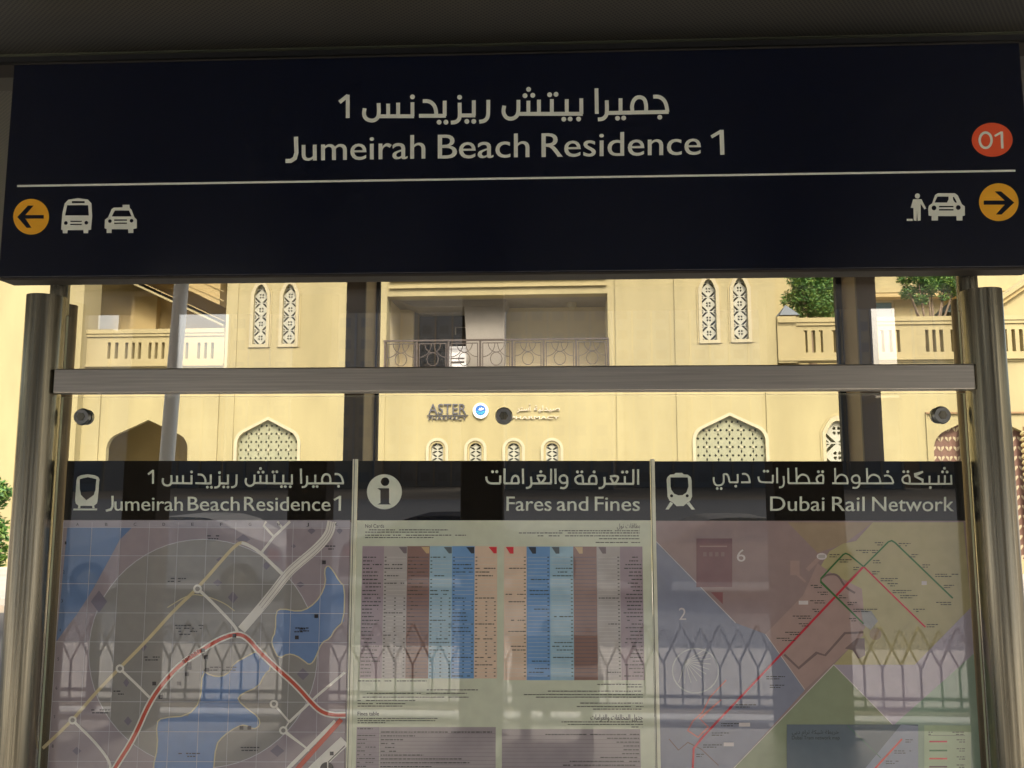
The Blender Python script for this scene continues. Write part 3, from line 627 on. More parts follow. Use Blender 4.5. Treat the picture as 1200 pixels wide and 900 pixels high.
fl.disc(963, 652, 6, wht, 3.5, ry=4, n=14); fl.quad(959, 650, 967, 654, pr(128, 124, 118), 3.8)
fl.stroke([(1012, 741), (990, 742), (967, 768), (957, 765), (936, 783), (919, 767)], 2.6, crk, 3.2)
fl.poly([(990, 760), (1004, 748), (1013, 748), (1014, 768), (1006, 772), (999, 762)], crk, 3.3)
fl.stroke(smooth([(962, 678), (970, 673), (982, 673), (990, 688), (1002, 695)], 2), 2.4, crk, 3.2)
fl.poly([(1009, 715), (1021, 716), (1029, 728), (1020, 738), (1012, 732)], pr(112, 114, 112), 3.4)
fl.disc(1026, 743, 7, olived, 3.1, n=14)
fl.stroke(circ(815, 786, 27, 30, 26), 1.5, pr(122, 128, 128), 3.2, closed=True)
for a_ in range(-70, 75, 14): fl.stroke([(815 - 12, 775), (815 - 12 + 30 * math.cos(R(a_ + 35)), 775 + 26 * math.sin(R(a_ + 35)))], .9, pr(128, 132, 130), 3.4)
main = [(811, 930), (812, 898), (813, 877), (825, 862), (865, 820), (1012, 664)]
fl.stroke(main, 2.6, rdk, 4.2); fl.stroke([(1012, 664), (1084.5, 735)], 1.9, rdk, 4.0)
fl.stroke([(1012, 664), (1041, 635), (1045, 633.5), (1049, 636), (1116.5, 701)], 1.8, grn, 4.4)
fl.stroke([(1012, 664), (995, 650), (991, 648.5), (988, 650), (962, 678), (962, 682), (1012, 731)], 1.8, grn, 4.5)
fl.stroke([(851, 797), (832, 817), (823, 835), (812, 845), (806, 856), (818, 864), (830, 852), (820, 842), (845, 820)], 1.6, pr(150, 90, 84), 4.1)
fl.stroke([(784, 866), (795, 879), (806, 870), (822, 878), (842, 897)], 1.2, crk, 4.0)
def lab(x, y, w_, rt=0, l=5): tiny(fl, x, x + w_, y, ink, .9, l, .95); tiny(fl, x + (rt and w_ * .3), x + w_ * (1 if rt else .7), y + 2.6, ink, .9, l, .95)
for x_, y_, w_, rt in ((1053, 637, 14, 0), (1065, 650, 11, 0), (1081, 662, 9, 0), (1096, 673, 27, 0), (1106, 686, 12, 0), (1097, 706, 18, 1), (1023, 657, 13, 0), (1003, 645, 26, 1), (1025, 636, 10, 1), (972, 650, 12, 0), (984, 656, 14, 0), (1000, 665, 8, 0), (1022, 670, 9, 0), (1032, 678, 20, 0), (1040, 684, 12, 0), (1046, 692, 22, 0), (1055, 698, 20, 0), (1070, 714, 14, 0), (1086, 732, 13, 0), (950, 686, 13, 1), (958, 694, 12, 1), (949, 704, 18, 1), (952, 714, 8, 1), (929, 722, 22, 1), (936, 731, 12, 1), (920, 741, 18, 1), (910, 748, 22, 1), (983, 698, 14, 0), (990, 706, 14, 0), (1000, 714, 28, 0), (995, 725, 9, 1), (898, 793, 22, 0), (902, 803, 18, 0), (862, 826, 24, 0), (845, 848, 26, 0), (834, 859, 20, 0), (824, 873, 22, 0), (816, 884, 9, 0)): lab(x_, y_, w_, rt)
for x_, y_, w_ in ((866, 847, 13), (848, 870, 12), (936, 704, 11), (1080, 681, 6)): fl.quad(x_, y_, x_ + w_, y_ + 4.5, wht, 5.2)
fl.text('6', 863.5, 873.5, 658, 14.5, wht, 5.4); fl.text('2', 795.5, 804, 726.5, 14.5, wht, 5.4)
fl.quad(922, 849, 1076, 960, pr(76, 86, 92), 5.0); fl.poly([(1076, 851), (1076, 960), (990, 960), (1010, 905), (1056, 849)], pr(104, 112, 124), 5.3)
fl.stroke([(1012, 915), (1057, 866)], 2.2, pr(165, 66, 52), 5.8); fl.stroke([(993, 850), (1032, 888)], 1.1, pr(70, 96, 84), 5.8)
fl.text(ar('خريطة شبكة ترام دبي'), 928, 983, 860, 4.6, ink, 5.8); fl.text('Dubai Tram network map', 928, 984, 866.5, 4.2, ink, 5.8)
for x_, y_, w_ in ((1061, 867, 9), (1048, 880, 21), (1038, 892, 15)): lab(x_, y_, w_, 0, 6)
fl.quad(1083, 850, 1138, 960, pr(124, 140, 110), 5.0)
for y_, cm in ((869, rdk), (879.5, grn), (889, pr(165, 66, 52)), (898.5, crk)): fl.quad(1089, y_ - 1, 1110, y_ + 1, cm, 5.6); lab(1121, y_ - 2, 10, 1, 6)
lab(1088, 858, 5, 0, 6); lab(1116, 858, 14, 1, 6); fl.quad(1088, 861.6, 1131, 862, ink, 5.7)
fl.build('map_print', PN)
# pale joint strips between the posters
for i, (x0, x1, lab_) in enumerate(((413.8, 419.6, 'pale green joint strip between the street map and the fares poster'), (761.8, 767, 'pale green joint strip between the fares poster and the rail network map'))):
    mb = MB(); zt_ = P(x0, 538, YQ).z
    mb.box((vx(x0, 540, YQ), YQ - .003, .2), (vx(x1, 540, YQ), YQ + .002, zt_), pr(158, 166, 138)); mb.box((vx(x0, 540, YQ) + .0045 * (1 if i == 0 else .3), YQ - .0036, .2), (vx(x0, 540, YQ) + .0045 * (1 if i == 0 else .3) + .0015, YQ - .0031, zt_), M['hole'])
    mb.build('joint_strip', label=lab_, cat='joint strip')

# ================================================================== COLUMNS BEHIND THE GLASS, LAMP POST, PLATFORM EDGE THINGS
def solveY(x, px, py):           # depth at which pixel column px meets world x
    d = ray(px, py); return CAM.y + d.y * (x - CAM.x) / d.x
def column(pf0, pf1, ps, pk, label):
    Y1 = 1.25; xa, xb = P(pf0, 430, Y1).x, P(pf1, 430, Y1).x
    inner = xb if abs(pf1 - 600) < abs(pf0 - 600) else xa
    Y2 = solveY(inner, ps, 430)
    s = 1 if inner > min(xa, xb) else -1; xbk = P(pk, 430, Y2).x
    t = empty('shelter_column', ((xa + xb) / 2, Y1, 0), label=label, cat='column', group='bronze shelter columns behind the glass')
    q = Vector(t.location)
    def bx(a, c, m, n): o = MB().box(Vector(a) - q, Vector(c) - q, m).build(n, t); return o
    bevel(bx((xa, Y1, 0), (xb, Y1 + .02, CEIL - .003), M['col_dark'], 'front_plate'), .003)
    bx((inner - s * .012, Y1 + .0205, 0), (inner - s * .001, Y2 - .001, CEIL - .003), M['col_tan'], 'side_panel')
    bx((inner - s * .08, Y2, 0), (xbk, Y2 + .03, CEIL - .003), M['gap'], 'glazing_gasket')
    bx((inner - s * .10, Y1 - .01, 0), (inner + s * .002, Y1 + .022, .01), M['col_dark'], 'base_plate')
column(404, 427, 440, 443.5, 'dark bronze column with tan inner face behind the left poster divider')
column(1031, 1008, 990, 983.5, 'dark bronze column with tan inner face behind the rail network map')
a, c = P(213, 330, 3.0), P(195.5, 540, 3.0); d = (c - a) / (c.z - a.z)
top = a + d * (5.2 - a.z); bot = a + d * (-.62 - a.z)
lp = empty('lamp_post', bot, label='slim pale grey lamp post seen through the glass above the street map', cat='lamp post')
MB().tube((0, 0, 0), top - bot, .052, .045, M['pole'], 24).build('pole', lp)
MB().tube((0, 0, 0), (0, 0, .08), .13, .11, M['pole'], 20).build('base', lp)
MB().box(top - bot + Vector((-.06, -.9, -.02)), top - bot + Vector((.06, .1, .06)), M['pole']).build('lamp_head', lp)

def striped_post(px, ytop, Yd, r, label, bands, ball=False):
    p = P(px, ytop, Yd); t = empty('marker_post', (p.x, Yd, -.61), label=label, cat='marker post')
    h = p.z + .61; n = len(bands)
    for i, m in enumerate(bands):
        MB().tube((0, 0, .05 + (h - .05) * i / n), (0, 0, .05 + (h - .05) * (i + 1) / n - .001), r, r, m, 20).build('red_band' if m == M['redp'] else 'white_band', t)
    MB().tube((0, 0, 0), (0, 0, .049), r * 2.2, r * 1.8, M['gap'], 20).build('base', t)
    if ball:
        o = MB().tube((0, 0, h), (0, 0, h + .09), r * .9, r * .5, M['gap'], 16).build('cap', t)
striped_post(1146, 722, 4.2, .055, 'red and white marker post behind the right edge of the posters', [M['whitep'], M['redp'], M['whitep'], M['redp']])
striped_post(49, 705, 3.9, .05, 'mostly white marker post behind the left edge of the street map', [M['whitep'], M['whitep'], M['redp'], M['whitep'], M['whitep']], True)

# ================================================================== YELLOW BUILDING ACROSS THE STREET
BO = Vector((0, 15.65, 0)); BA = R(-1.5); BRm = Matrix.Rotation(BA, 3, 'Z'); BN = BRm @ Vector((0, 1, 0))
def U(px, py, d=0.0):
    r = ray(px, py); o = BO + BN * d; t = (o - CAM).dot(BN) / r.dot(BN); p = CAM + r * t
    l = BRm.transposed() @ (p - BO); return (l.x, l.z)
def W3(u, z, d=0.0): return BO + BRm @ Vector((u, d, z))
bd = empty('yellow_building', BO, BA, label='sand yellow low-rise building with pointed arches, lattice windows and balcony', cat='building')
def slab(name, loops, d0, d1, m, parent=bd, **kw):   # wall plate with openings, front at d0
    me = shape2d(loops, abs(d1 - d0) / 2); mb = MB(); mb.add(me, lambda c: (c.x, (d0 + d1) / 2 + c.z, c.y), m); bpy.data.meshes.remove(me)
    return mb.build(name, parent, **kw)
def ux(px, py=445, d=0): return U(px, py, d)[0]
def uz(py, px=600, d=0): return U(px, py, d)[1]
def bbox(name, px0, px1, py0, py1, d0, d1, m, parent=bd, dref=0, bev=0):
    u0, u1 = ux(px0, (py0 + py1) / 2, dref), ux(px1, (py0 + py1) / 2, dref); z0_, z1_ = uz(py1, (px0 + px1) / 2, dref), uz(py0, (px0 + px1) / 2, dref)
    o = MB().box((u0, d0, z0_), (u1, d1, z1_), m).build(name, parent)
    if bev: bevel(o, bev)
    return o
def parch(cx, zt, zs, zb, hw, n=10, r=.9):  # pointed arch outline: apex zt, springing zs
    pts = [(cx - hw, zb)]
    for i in range(n + 1):
        t = i / n; pts.append((cx - hw * (1 - t) ** 1 * (1 + .0) if False else cx - hw * math.cos(t * math.pi / 2) ** r * (1 - .18 * math.sin(t * math.pi)) , zs + (zt - zs) * (.72 * math.sin(t * math.pi / 2) + .28 * t)))
    right = [(2 * cx - x, z) for x, z in pts[::-1][1:]]
    return pts + right
def tarch(cx, zt, zs, zb, hw, n=8):        # flat four-centred (tudor-like) arch: round haunch then straight to apex
    h = zt - zs; pts = [(cx - hw, zb)]
    for i in range(n + 1):
        a_ = i / n * math.pi * .36; pts.append((cx - hw + hw * .34 * (1 - math.cos(a_)) / (1 - math.cos(math.pi * .36)) * .62, zs + h * .50 * math.sin(a_) / math.sin(math.pi * .36)))
    pts.append((cx, zt)); return pts + [(2 * cx - x, z) for x, z in pts[::-1][1:]]
def rarch(cx, zt, zb, hw, n=12):
    return [(cx - hw, zb)] + [(cx - hw * math.cos(i / n * math.pi), zt - hw + hw * math.sin(i / n * math.pi)) for i in range(n + 1)] + [(cx + hw, zb)]
def urect(px0, px1, py0, py1, d=0):
    m_ = (py0 + py1) / 2; q = (px0 + px1) / 2; u0, u1, z0_, z1_ = ux(px0, m_, d), ux(px1, m_, d), uz(py1, q, d), uz(py0, q, d)
    return [(u0, z0_), (u1, z0_), (u1, z1_), (u0, z1_)]
S_ = 18 / F                                        # metres per photo pixel on the wall
GZ = -.5
ZT = uz(150)
holes = []; slim = []; big = []; small = []
for px, yt, yb in ((305, 333.5, 403.5), (339, 333, 403), (831, 327, 398.5), (868, 325.5, 397.5)):
    cx_ = ux(px, 370); hw = 8.2 * S_; a_ = uz(yt, px); b_2 = uz(yb, px); zs = a_ - 14 * S_
    slim.append((cx_, a_, zs, b_2, hw)); holes.append(parch(cx_, a_, zs, b_2, hw))
for px, yt, hw in ((313.5, 492, 37.0), (856, 487, 39.5)):
    cx_ = ux(px, 520); a_ = uz(yt, px); zs = a_ - 30 * S_
    big.append((cx_, a_, zs, 1.0, hw * S_)); holes.append(tarch(cx_, a_, zs, 1.0, hw * S_))
for px in (512.5, 557.3, 602, 647):
    cx_ = ux(px, 530); a_ = uz(519, px); small.append((cx_, a_, a_ - 1.0, 7.2 * S_)); holes.append(rarch(cx_, a_, a_ - 1.0, 7.2 * S_))
cx_ = ux(982, 520); halfw = (cx_, uz(493, 982), uz(493, 982) - 16 * S_, 1.2, 13.5 * S_); holes.append(parch(*halfw))
opening = urect(453, 712.5, 345.5, 457)
L0, L1 = ux(262), ux(912)
slab('wall', [[(L0, GZ), (L1, GZ), (L1, ZT), (L0, ZT)], opening] + holes[:8] if 0 else [[(L0, GZ), (ux(1000), GZ), (ux(1000), uz(428, 955)), (L1, uz(428, 955)), (L1, ZT), (L0, ZT)], opening] + holes, 0, .35, M['wall'])
# lower left wall with the open arch, lower right wall with the maroon screen arch
archL = tarch(ux(172.5, 510), uz(492, 172), uz(492, 172) - 36 * S_, GZ, 51 * S_)
slab('lower_wall', [[(ux(-160), GZ - .001), (L0 - .002, GZ - .001), (L0 - .002, uz(431, 180)), (ux(-160), uz(431, 180))], archL[:] if 0 else [(p[0], max(p[1], GZ + .02)) for p in archL]], .01, .13, M['wall'])
archR = tarch(ux(1152, 500), uz(484, 1152), uz(484, 1152) - 42 * S_, GZ + .3, 55 * S_)
slab('lower_wall', [[(ux(1000) + .002, GZ - .001), (ux(1420), GZ - .001), (ux(1420), uz(422, 1150)), (ux(1000) + .002, uz(422, 1150))], archR], .01, .36, M['wall'])
# interiors behind openings
MB().box((ux(60), 1.6, GZ), (L0, 1.8, uz(440)), M['ochre']).build('arcade_back_wall', bd)
# side of the recess and terrace, upper left
MB().box((L0, .36, uz(431, 180)), (L0 + .3, 2.099, ZT), M['wall']).build('return_wall', bd)
MB().box((ux(20), 2.1, GZ), (L0 + .3, 2.3, ZT), M['ochre']).build('recess_back_wall', bd)
MB().box((ux(60), .14, uz(431, 180) - .25), (L0 - .002, 2.09, uz(431, 180) - .02), M['ochre']).build('terrace_floor', bd)
MB().box((ux(-1100), -.25, GZ - .002), (ux(100), .45, ZT), M['wall']).build('side_wing', bd)
MB().box((ux(60), .2, uz(240, 180)), (L0 - .002, 2.08, uz(240, 180) + .3), M['ochre']).build('recess_ceiling', bd)
# stair flight crossing the recess, with its mouldings
def rake(p0, p1, th, d0, d1, m, name):
    a_, c_ = U(*p0, d0), U(*p1, d0); t = th * S_
    MB().hexa([(a_[0], d0, a_[1] - t), (c_[0], d0, c_[1] - t), (c_[0], d1, c_[1] - t), (a_[0], d1, a_[1] - t), (a_[0], d0, a_[1]), (c_[0], d0, c_[1]), (c_[0], d1, c_[1]), (a_[0], d1, a_[1])], m).build(name, bd)
rake((120, 180), (262, 246), 129, 1.3, 2.09, M['ochre'], 'stair_flight')
rake((120, 309.5), (262, 375.5), 1.0, 1.28, 2.09, M['ochre'], 'stair_moulding'); rake((120, 314), (262, 380), 3, 1.32, 2.09, M['wall'], 'stair_moulding'); rake((165, 309), (262, 352), 1.2, 1.28, 1.299, M['ochre'], 'stair_moulding'); rake((190, 309), (262, 341), 1.0, 1.28, 1.299, M['ochre'], 'stair_moulding')
bbox('recess_pier', 103, 136, 320, 372, 1.9, 2.09, M['ochre'])
# balustrades: parapet plates with slots, cap and base mouldings
def balustrade(px0, px1, yc, yb, slots, d, slope=0.0):
    fy = lambda px, y: y + slope * (px - px0)
    out = [(ux(px0), uz(fy(px0, yb), px0)), (ux(px1), uz(fy(px1, yb), px1)), (ux(px1), uz(fy(px1, yc), px1)), (ux(px0), uz(fy(px0, yc), px0))]
    lps = [out]
    for a_, b__ in slots:
        q = (a_ + b__) / 2; lps.append([(ux(a_), uz(fy(q, yb - 11.5), q)), (ux(b__), uz(fy(q, yb - 11.5), q)), (ux(b__), uz(fy(q, yc + 10.5), q)), (ux(a_), uz(fy(q, yc + 10.5), q))])
    slab('parapet', lps, d, d + .16, M['wall2'])
    z = (out[2][1] + out[3][1]) / 2
    MB().box((out[0][0], d - .05, z + .002), (out[1][0], d + .21, z + .10), M['wall2']).build('parapet_cap', bd)
    MB().box((out[0][0], d - .03, z - .07), (out[1][0], d - .001, z - .002), M['wall2']).build('parapet_moulding', bd)
    zb_ = (out[0][1] + out[1][1]) / 2
    MB().box((out[0][0], d - .05, zb_ + .05), (out[1][0], d - .001, zb_ + .10), M['wall2']).build('parapet_base', bd)
balustrade(97.5, 261.5, 391, 432, [(124.5, 128), (133, 137), (145, 148.5), (153, 156.5), (160.5, 164), (172.5, 176), (180, 183.5), (188, 191.5), (200, 203.5), (208, 211.5), (216, 219.5), (230, 233.5), (238, 241.5), (246, 249.5)], -.02)
balustrade(912.8, 1420, 377, 425, [(943.5, 948), (953, 957.3), (961.7, 966.2), (977, 981.5), (986, 990.5), (995, 999.5), (1004, 1008.5), (1034, 1038.5), (1043.5, 1048), (1052.7, 1057), (1086.7, 1091), (1095, 1099.3), (1103.5, 1108), (1116.8, 1121.2), (1126, 1130.4), (1135, 1139.4), (1144, 1148.4), (1170, 1174), (1179, 1183.3), (1188.5, 1192.8), (1197.5, 1202)], -.02, -.006)
MB().box((L1 + .01, -.05, uz(425, 955) ), (L1 + 22 * S_, .14, uz(371, 925)), M['wall2']).build('parapet_pier', bd)
MB().box((L1, .2, uz(424, 1000) - .25), (ux(1420), 6.0, uz(424, 1000) - .02), M['ochre']).build('terrace_floor', bd)
MB().box((L1 - .3, .36, uz(425, 955)), (L1, 6.0, ZT), M['wall']).build('return_wall', bd)
# back wing on the right terrace
bk = 5.6
zl = uz(378, 1050, bk) - 1.2
wn = urect(1024, 1049, 352, 392, bk)
slab('back_wing_wall', [[(ux(890, 350, bk), zl), (ux(1500, 350, bk), zl), (ux(1500, 350, bk), ZT + .6), (ux(890, 350, bk), ZT + .6)], wn], bk, bk + .3, M['wall'])
wf = slab('window', [wn, [(wn[0][0] + .05, wn[0][1] + .05), (wn[1][0] - .05, wn[1][1] + .05), (wn[2][0] - .05, wn[2][1] - .05), (wn[3][0] + .05, wn[3][1] - .05)]], bk + .05, bk + .12, M['trim'])
o = MB().box((wn[0][0] + .05, bk + .08, wn[0][1] + .05), (wn[1][0] - .05, bk + .09, wn[2][1] - .05), M['blueglass']).build('pane', wf)  # the blue is mostly mirrored sky, painted into the pane colour
z_ = uz(338, 1060, bk); MB().box((ux(990, 340, bk), bk - .12, z_ - .14), (ux(1500, 340, bk), bk - .002, z_), M['wall2']).build('cornice', bd)
z_ = uz(347, 1060, bk); MB().box((ux(990, 340, bk), bk - .4, z_ - .10), (ux(1500, 340, bk), bk - .003, z_), M['ochre']).build('string_course', bd)
# gable with raking cornice at far right
g0, g1 = U(1148, 364, 2.5), U(1300, 262, 2.5)
MB().face([(g0[0], 2.5, zl), (g1[0], 2.5, zl), (g1[0], 2.5, g1[1]), (g0[0], 2.5, g0[1])], M['wall2']) if 0 else None
mb = MB(); mb.hexa([(g0[0], 2.5, zl), (g1[0], 2.5, zl), (g1[0], 3.0, zl), (g0[0], 3.0, zl), (g0[0], 2.5, g0[1]), (g1[0], 2.5, g1[1]), (g1[0], 3.0, g1[1]), (g0[0], 3.0, g0[1])], M['wall2']).build('gable_wall', bd)
def rake2(o1, th, d0, m, n): MB().hexa([(g0[0], d0, g0[1] + o1), (g1[0], d0, g1[1] + o1), (g1[0], 2.499, g1[1] + o1), (g0[0], 2.499, g0[1] + o1), (g0[0], d0, g0[1] + o1 + th), (g1[0], d0, g1[1] + o1 + th), (g1[0], 2.499, g1[1] + o1 + th), (g0[0], 2.499, g0[1] + o1 + th)], m).build(n, bd)
rake2(-.20, .12, 2.38, M['ochre'], 'raking_cornice'); rake2(-.075, .10, 2.30, M['wall2'], 'raking_cornice')
# pilaster strips and mouldings on the main wall
for a_, c_ in ((266, 276), (443, 452), (722, 731), (792, 803)):
    MB().box((ux(a_), -.03, GZ), (ux(c_), -.001, ZT), M['wall']).build('pilaster_strip', bd)
for a_, c_ in ((896.5, 918),): MB().box((ux(a_), -.03, GZ), (ux(c_), -.001, uz(428, 905)), M['wall']).build('pilaster_strip', bd)
for a_, c_ in ((88, 120), (226, 258), (60, 76)): MB().box((ux(a_), -.035, GZ), (ux(c_), .009, uz(437, 180)), M['wall']).build('pilaster_strip', bd)
for a_, c_ in ((333.5, 336.5), (326, 328)): MB().box((ux(455), -.06, uz(c_)), (ux(712), -.001, uz(a_)), M['wall2']).build('opening_moulding', bd)
mzz = uz(485, 1100); MB().box((ux(1082), -.04, mzz), (ux(1240), .009, mzz + .035), M['roped']).build('label_moulding', bd)
MB().box((ux(1082) - .001, -.02, 1.2), (ux(1083.5), .009, mzz - .001), M['wall']).build('label_moulding', bd)
# lattice windows
def frame_ring(outer, inner, d0, d1, m, parent): return slab('frame', [outer, inner], d0, d1, m, parent)
for cx_, zt_, zs, zb_, hw in slim + [halfw]:
    big_ = hw > .2
    k = .075
    wd = frame_ring(parch(cx_, zt_ + k * 1.5, zs + k * .6, zb_ - k, hw + k), parch(cx_, zt_, zs, zb_, hw), -.03, -.001, M['frame'], bd); wd.name = 'pointed_window'
    frame_ring(parch(cx_, zt_ + k * 2.3, zs + k, zb_ - k * 1.0, hw + k * 1.55), parch(cx_, zt_ + k * 1.55, zs + k * .62, zb_ - k, hw + k * 1.05), -.016, -.0015, M['wall2'], wd)
    ch = hw * 2 * 1.05; lps = [[(cx_ - hw - .04, zb_ - .04), (cx_ + hw + .04, zb_ - .04), (cx_ + hw + .04, zt_ + .55), (cx_ - hw - .04, zt_ + .55)]]
    n = int((zt_ - zb_) / ch + .95)
    for i in range(n):
        cz_ = zb_ + ch * (i + .5); w2 = 2 * hw
        for sx in (-1, 1):
            for sz in (-1, 1):
                lps.append([(cx_ + sx * w2 * x, cz_ + sz * ch * z) for x, z in ((.04, .47), (.23, .47), (.485, .22), (.485, .05))])
                lps.append([(cx_ + sx * w2 * x, cz_ + sz * ch * z) for x, z in ((.035, .035), (.14, .035), (.18, .09), (.09, .18), (.035, .14))])
                lps.append([(cx_ + sx * w2 * x, cz_ + sz * ch * z) for x, z in ((.32, .475), (.485, .475), (.485, .32))])
    slab('lattice', lps, .06, .11, M['stone'], wd)
    MB().box((cx_ - hw - .05, .20, zb_ - .05), (cx_ + hw + .05, .22, zt_ + .1), M['screen'] if big_ else M['hole']).build('pane', wd)
for cx_, zt_, zs, zb_, hw in big:
    k = .07
    wd = frame_ring(tarch(cx_, zt_ + k, zs + k * .3, zb_ - k, hw + k), tarch(cx_, zt_, zs, zb_, hw), -.035, -.001, M['trim'], bd); wd.name = 'arched_screen_window'
    lps = [[(cx_ - hw - .04, zb_ - .04), (cx_ + hw + .04, zb_ - .04), (cx_ + hw + .04, zt_ + .05), (cx_ - hw - .04, zt_ + .05)]]
    px_, rz_ = 2 * hw / 6, 9.7 * S_; j = 0; z = zt_ - 7 * S_; star = MB()
    while z > zb_ + .05:
        for i in range(-3, 4):
            x = cx_ + i * px_
            for sx in (-1, 1):
                q = x + sx * px_ * .25
                if abs(q - cx_) < hw: lps.append([(q - .030, z), (q, z - .034), (q + .030, z), (q, z + .034)])
            zq = z - rz_ / 2
            if abs(x - cx_) < hw and zq > zb_ + .05: lps.append([(x - .021, zq), (x, zq - .048), (x + .021, zq), (x, zq + .048)])
            if j % 2 == 1 and abs(x - cx_) < hw - .03: star.box((x - .022, .055, z - .022), (x + .022, .0695, z + .022), M['trim'])
        z -= rz_; j += 1
    sc_o = slab('screen', lps, .07, .13, M['screen'], wd); star.build('star_bosses', wd, kind='stuff')
    MB().box((cx_ - hw - .05, .24, zb_ - .05), (cx_ + hw + .05, .26, zt_ + .1), M['hole']).build('pane', wd)
for cx_, zt_, zb_, hw in small:
    wd = frame_ring(rarch(cx_, zt_ + .115, zb_ - .05, hw + .115), rarch(cx_, zt_ + .05, zb_ - .049, hw + .05), -.045, -.001, M['trim'], bd); wd.name = 'small_arched_window'
    frame_ring(rarch(cx_, zt_ + .045, zb_ - .045, hw + .045), rarch(cx_, zt_, zb_, hw), -.02, -.0015, M['wall2'], wd)
    lps = [[(cx_ - hw - .03, zb_ - .03), (cx_ + hw + .03, zb_ - .03), (cx_ + hw + .03, zt_ + .03), (cx_ - hw - .03, zt_ + .03)]]
    ch = hw * 1.15; i = 0; z = zt_ - ch * .55
    while z > zb_ + ch * .5:
        for sx in (-1, 1):
            for sz in (-1, 1):
                lps.append([(cx_ + sx * hw * x, z + sz * ch * q) for x, q in ((.10, .42), (.38, .42), (.92, .12), (.92, .06), (.55, .06), (.10, .30))])
        z -= ch
    slab('lattice', lps, .04, .08, M['stone'], wd)
    MB().box((cx_ - hw - .04, .20, zb_ - .04), (cx_ + hw + .04, .22, zt_ + .05), M['hole']).build('pane', wd)
# maroon arch screen with cream petals and rope columns
mx = ux(1152, 500)
ms = MB().box((mx - 56 * S_, .16, GZ + .25), (mx + 56 * S_, .22, uz(480, 1152)), M['maroon']).build('arch_screen', bd)
pe = MB()
z = uz(491, 1152); r_ = 0
while z > uz(672, 1150):
    for i in range(-8, 9):
        x = mx + i * 8.8 * S_
        for sx in (-1, 1):
            pe.faces([(x + sx * .008, .150, z - .062), (x + sx * .070, .150, z + .012), (x + sx * .062, .150, z + .052), (x + sx * .014, .150, z + .030),
                      (x + sx * .008, .1595, z - .062), (x + sx * .070, .1595, z + .012), (x + sx * .062, .1595, z + .052), (x + sx * .014, .1595, z + .030)],
                     [(0, 1, 2, 3), (7, 6, 5, 4), (0, 4, 5, 1), (1, 5, 6, 2), (2, 6, 7, 3), (3, 7, 4, 0)], M['petal'])
    z -= 11 * S_; r_ += 1
pe.build('screen_petals', ms, kind='stuff')
for px in (1135, 1207):
    x = ux(px, 560); z0_ = GZ; z1_ = uz(500, px)
    rc = MB().tube((x, .05, z0_), (x, .05, z1_), .085, .085, M['roped'], 16).build('rope_column', bd)
    rb = MB(); z = z0_ + .1
    while z < z1_ - .1:
        prev = None
        for i in range(7):
            a_ = math.pi + math.pi * i / 6; q = (x + .095 * math.cos(a_), .05 + .095 * math.sin(a_), z + .16 * i / 6)
            if prev: rb.bar(prev, q, .045, .06, M['rope'])
            prev = q
        z += .125
    rb.build('rope_strands', rc, kind='stuff')
# white door frame low on the wall at the right
dfx0, dfx1 = ux(1139, 690), ux(1150, 690); dz1, dz0 = uz(672, 1143), uz(716, 1143)
slab('white_frame', [[(dfx0, dz0), (dfx1 + .35, dz0), (dfx1 + .35, dz1), (dfx0, dz1)], [(dfx0 + .05, dz0 + .05), (dfx1 + .30, dz0 + .05), (dfx1 + .30, dz1 - .05), (dfx0 + .05, dz1 - .05)]], -.14, -.06, M['whitep'])
# balcony interior
ci = M['cream_in']
bz0, bz1 = opening[0][1], opening[2][1]; bx0, bx1 = opening[0][0], opening[1][0]
BD = 1.5
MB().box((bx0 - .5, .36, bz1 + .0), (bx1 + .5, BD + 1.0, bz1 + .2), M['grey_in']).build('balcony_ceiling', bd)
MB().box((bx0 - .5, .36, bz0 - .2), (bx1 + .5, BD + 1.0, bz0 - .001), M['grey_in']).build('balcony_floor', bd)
dx0, dx1 = ux(484, 400, BD), ux(560, 400, BD)
MB().box((bx0 - .5, BD, bz0), (dx0, BD + .15, bz1 - .001), ci).build('balcony_back_wall', bd)
MB().box((dx1, BD, bz0), (bx1 + .5, BD + .15, bz1 - .001), ci).build('balcony_back_wall', bd)
MB().box((bx0 - .35, .36, bz0), (bx0 - .01, BD - .001, bz1 - .001), ci).build('balcony_side_wall', bd)
MB().box((bx1 + .01, .36, bz0), (bx1 + .35, BD - .001, bz1 - .001), ci).build('balcony_side_wall', bd)
MB().box((dx0 - .3, BD + .9, bz0), (dx1 + .3, BD + 1.0, bz1), M['door_dark']).build('doorway', bd)
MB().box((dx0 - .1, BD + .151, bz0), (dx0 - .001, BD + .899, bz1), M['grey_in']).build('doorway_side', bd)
fr = MB(); x0_, x1_ = ux(533, 385, BD + .85), ux(552, 385, BD + .85); fr.box((x0_, BD + .85, uz(392, 540, BD + .85)), (x0_ + .03, BD + .89, uz(383, 540, BD + .85)), M['stone']); fr.box((x0_, BD + .85, uz(384, 540, BD + .85)), (x1_, BD + .89, uz(383, 540, BD + .85)), M['grey_in']); fr.build('door_frame', bd)
cd0 = .55
a0, a1 = U(544, 360, cd0)[0], U(591, 360, cd0)[0]; b0, b1 = U(550, 457, cd0)[0], U(590, 457, cd0)[0]; cz1 = U(560, 359, cd0)[1]
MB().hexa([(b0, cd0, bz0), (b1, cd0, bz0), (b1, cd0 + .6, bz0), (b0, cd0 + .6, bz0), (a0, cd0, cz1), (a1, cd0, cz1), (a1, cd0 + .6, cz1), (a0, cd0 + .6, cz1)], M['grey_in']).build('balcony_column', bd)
c0, c1 = U(486, 355, cd0)[0], U(594, 355, cd0)[0]; c00 = U(470, 349, cd0)[0]
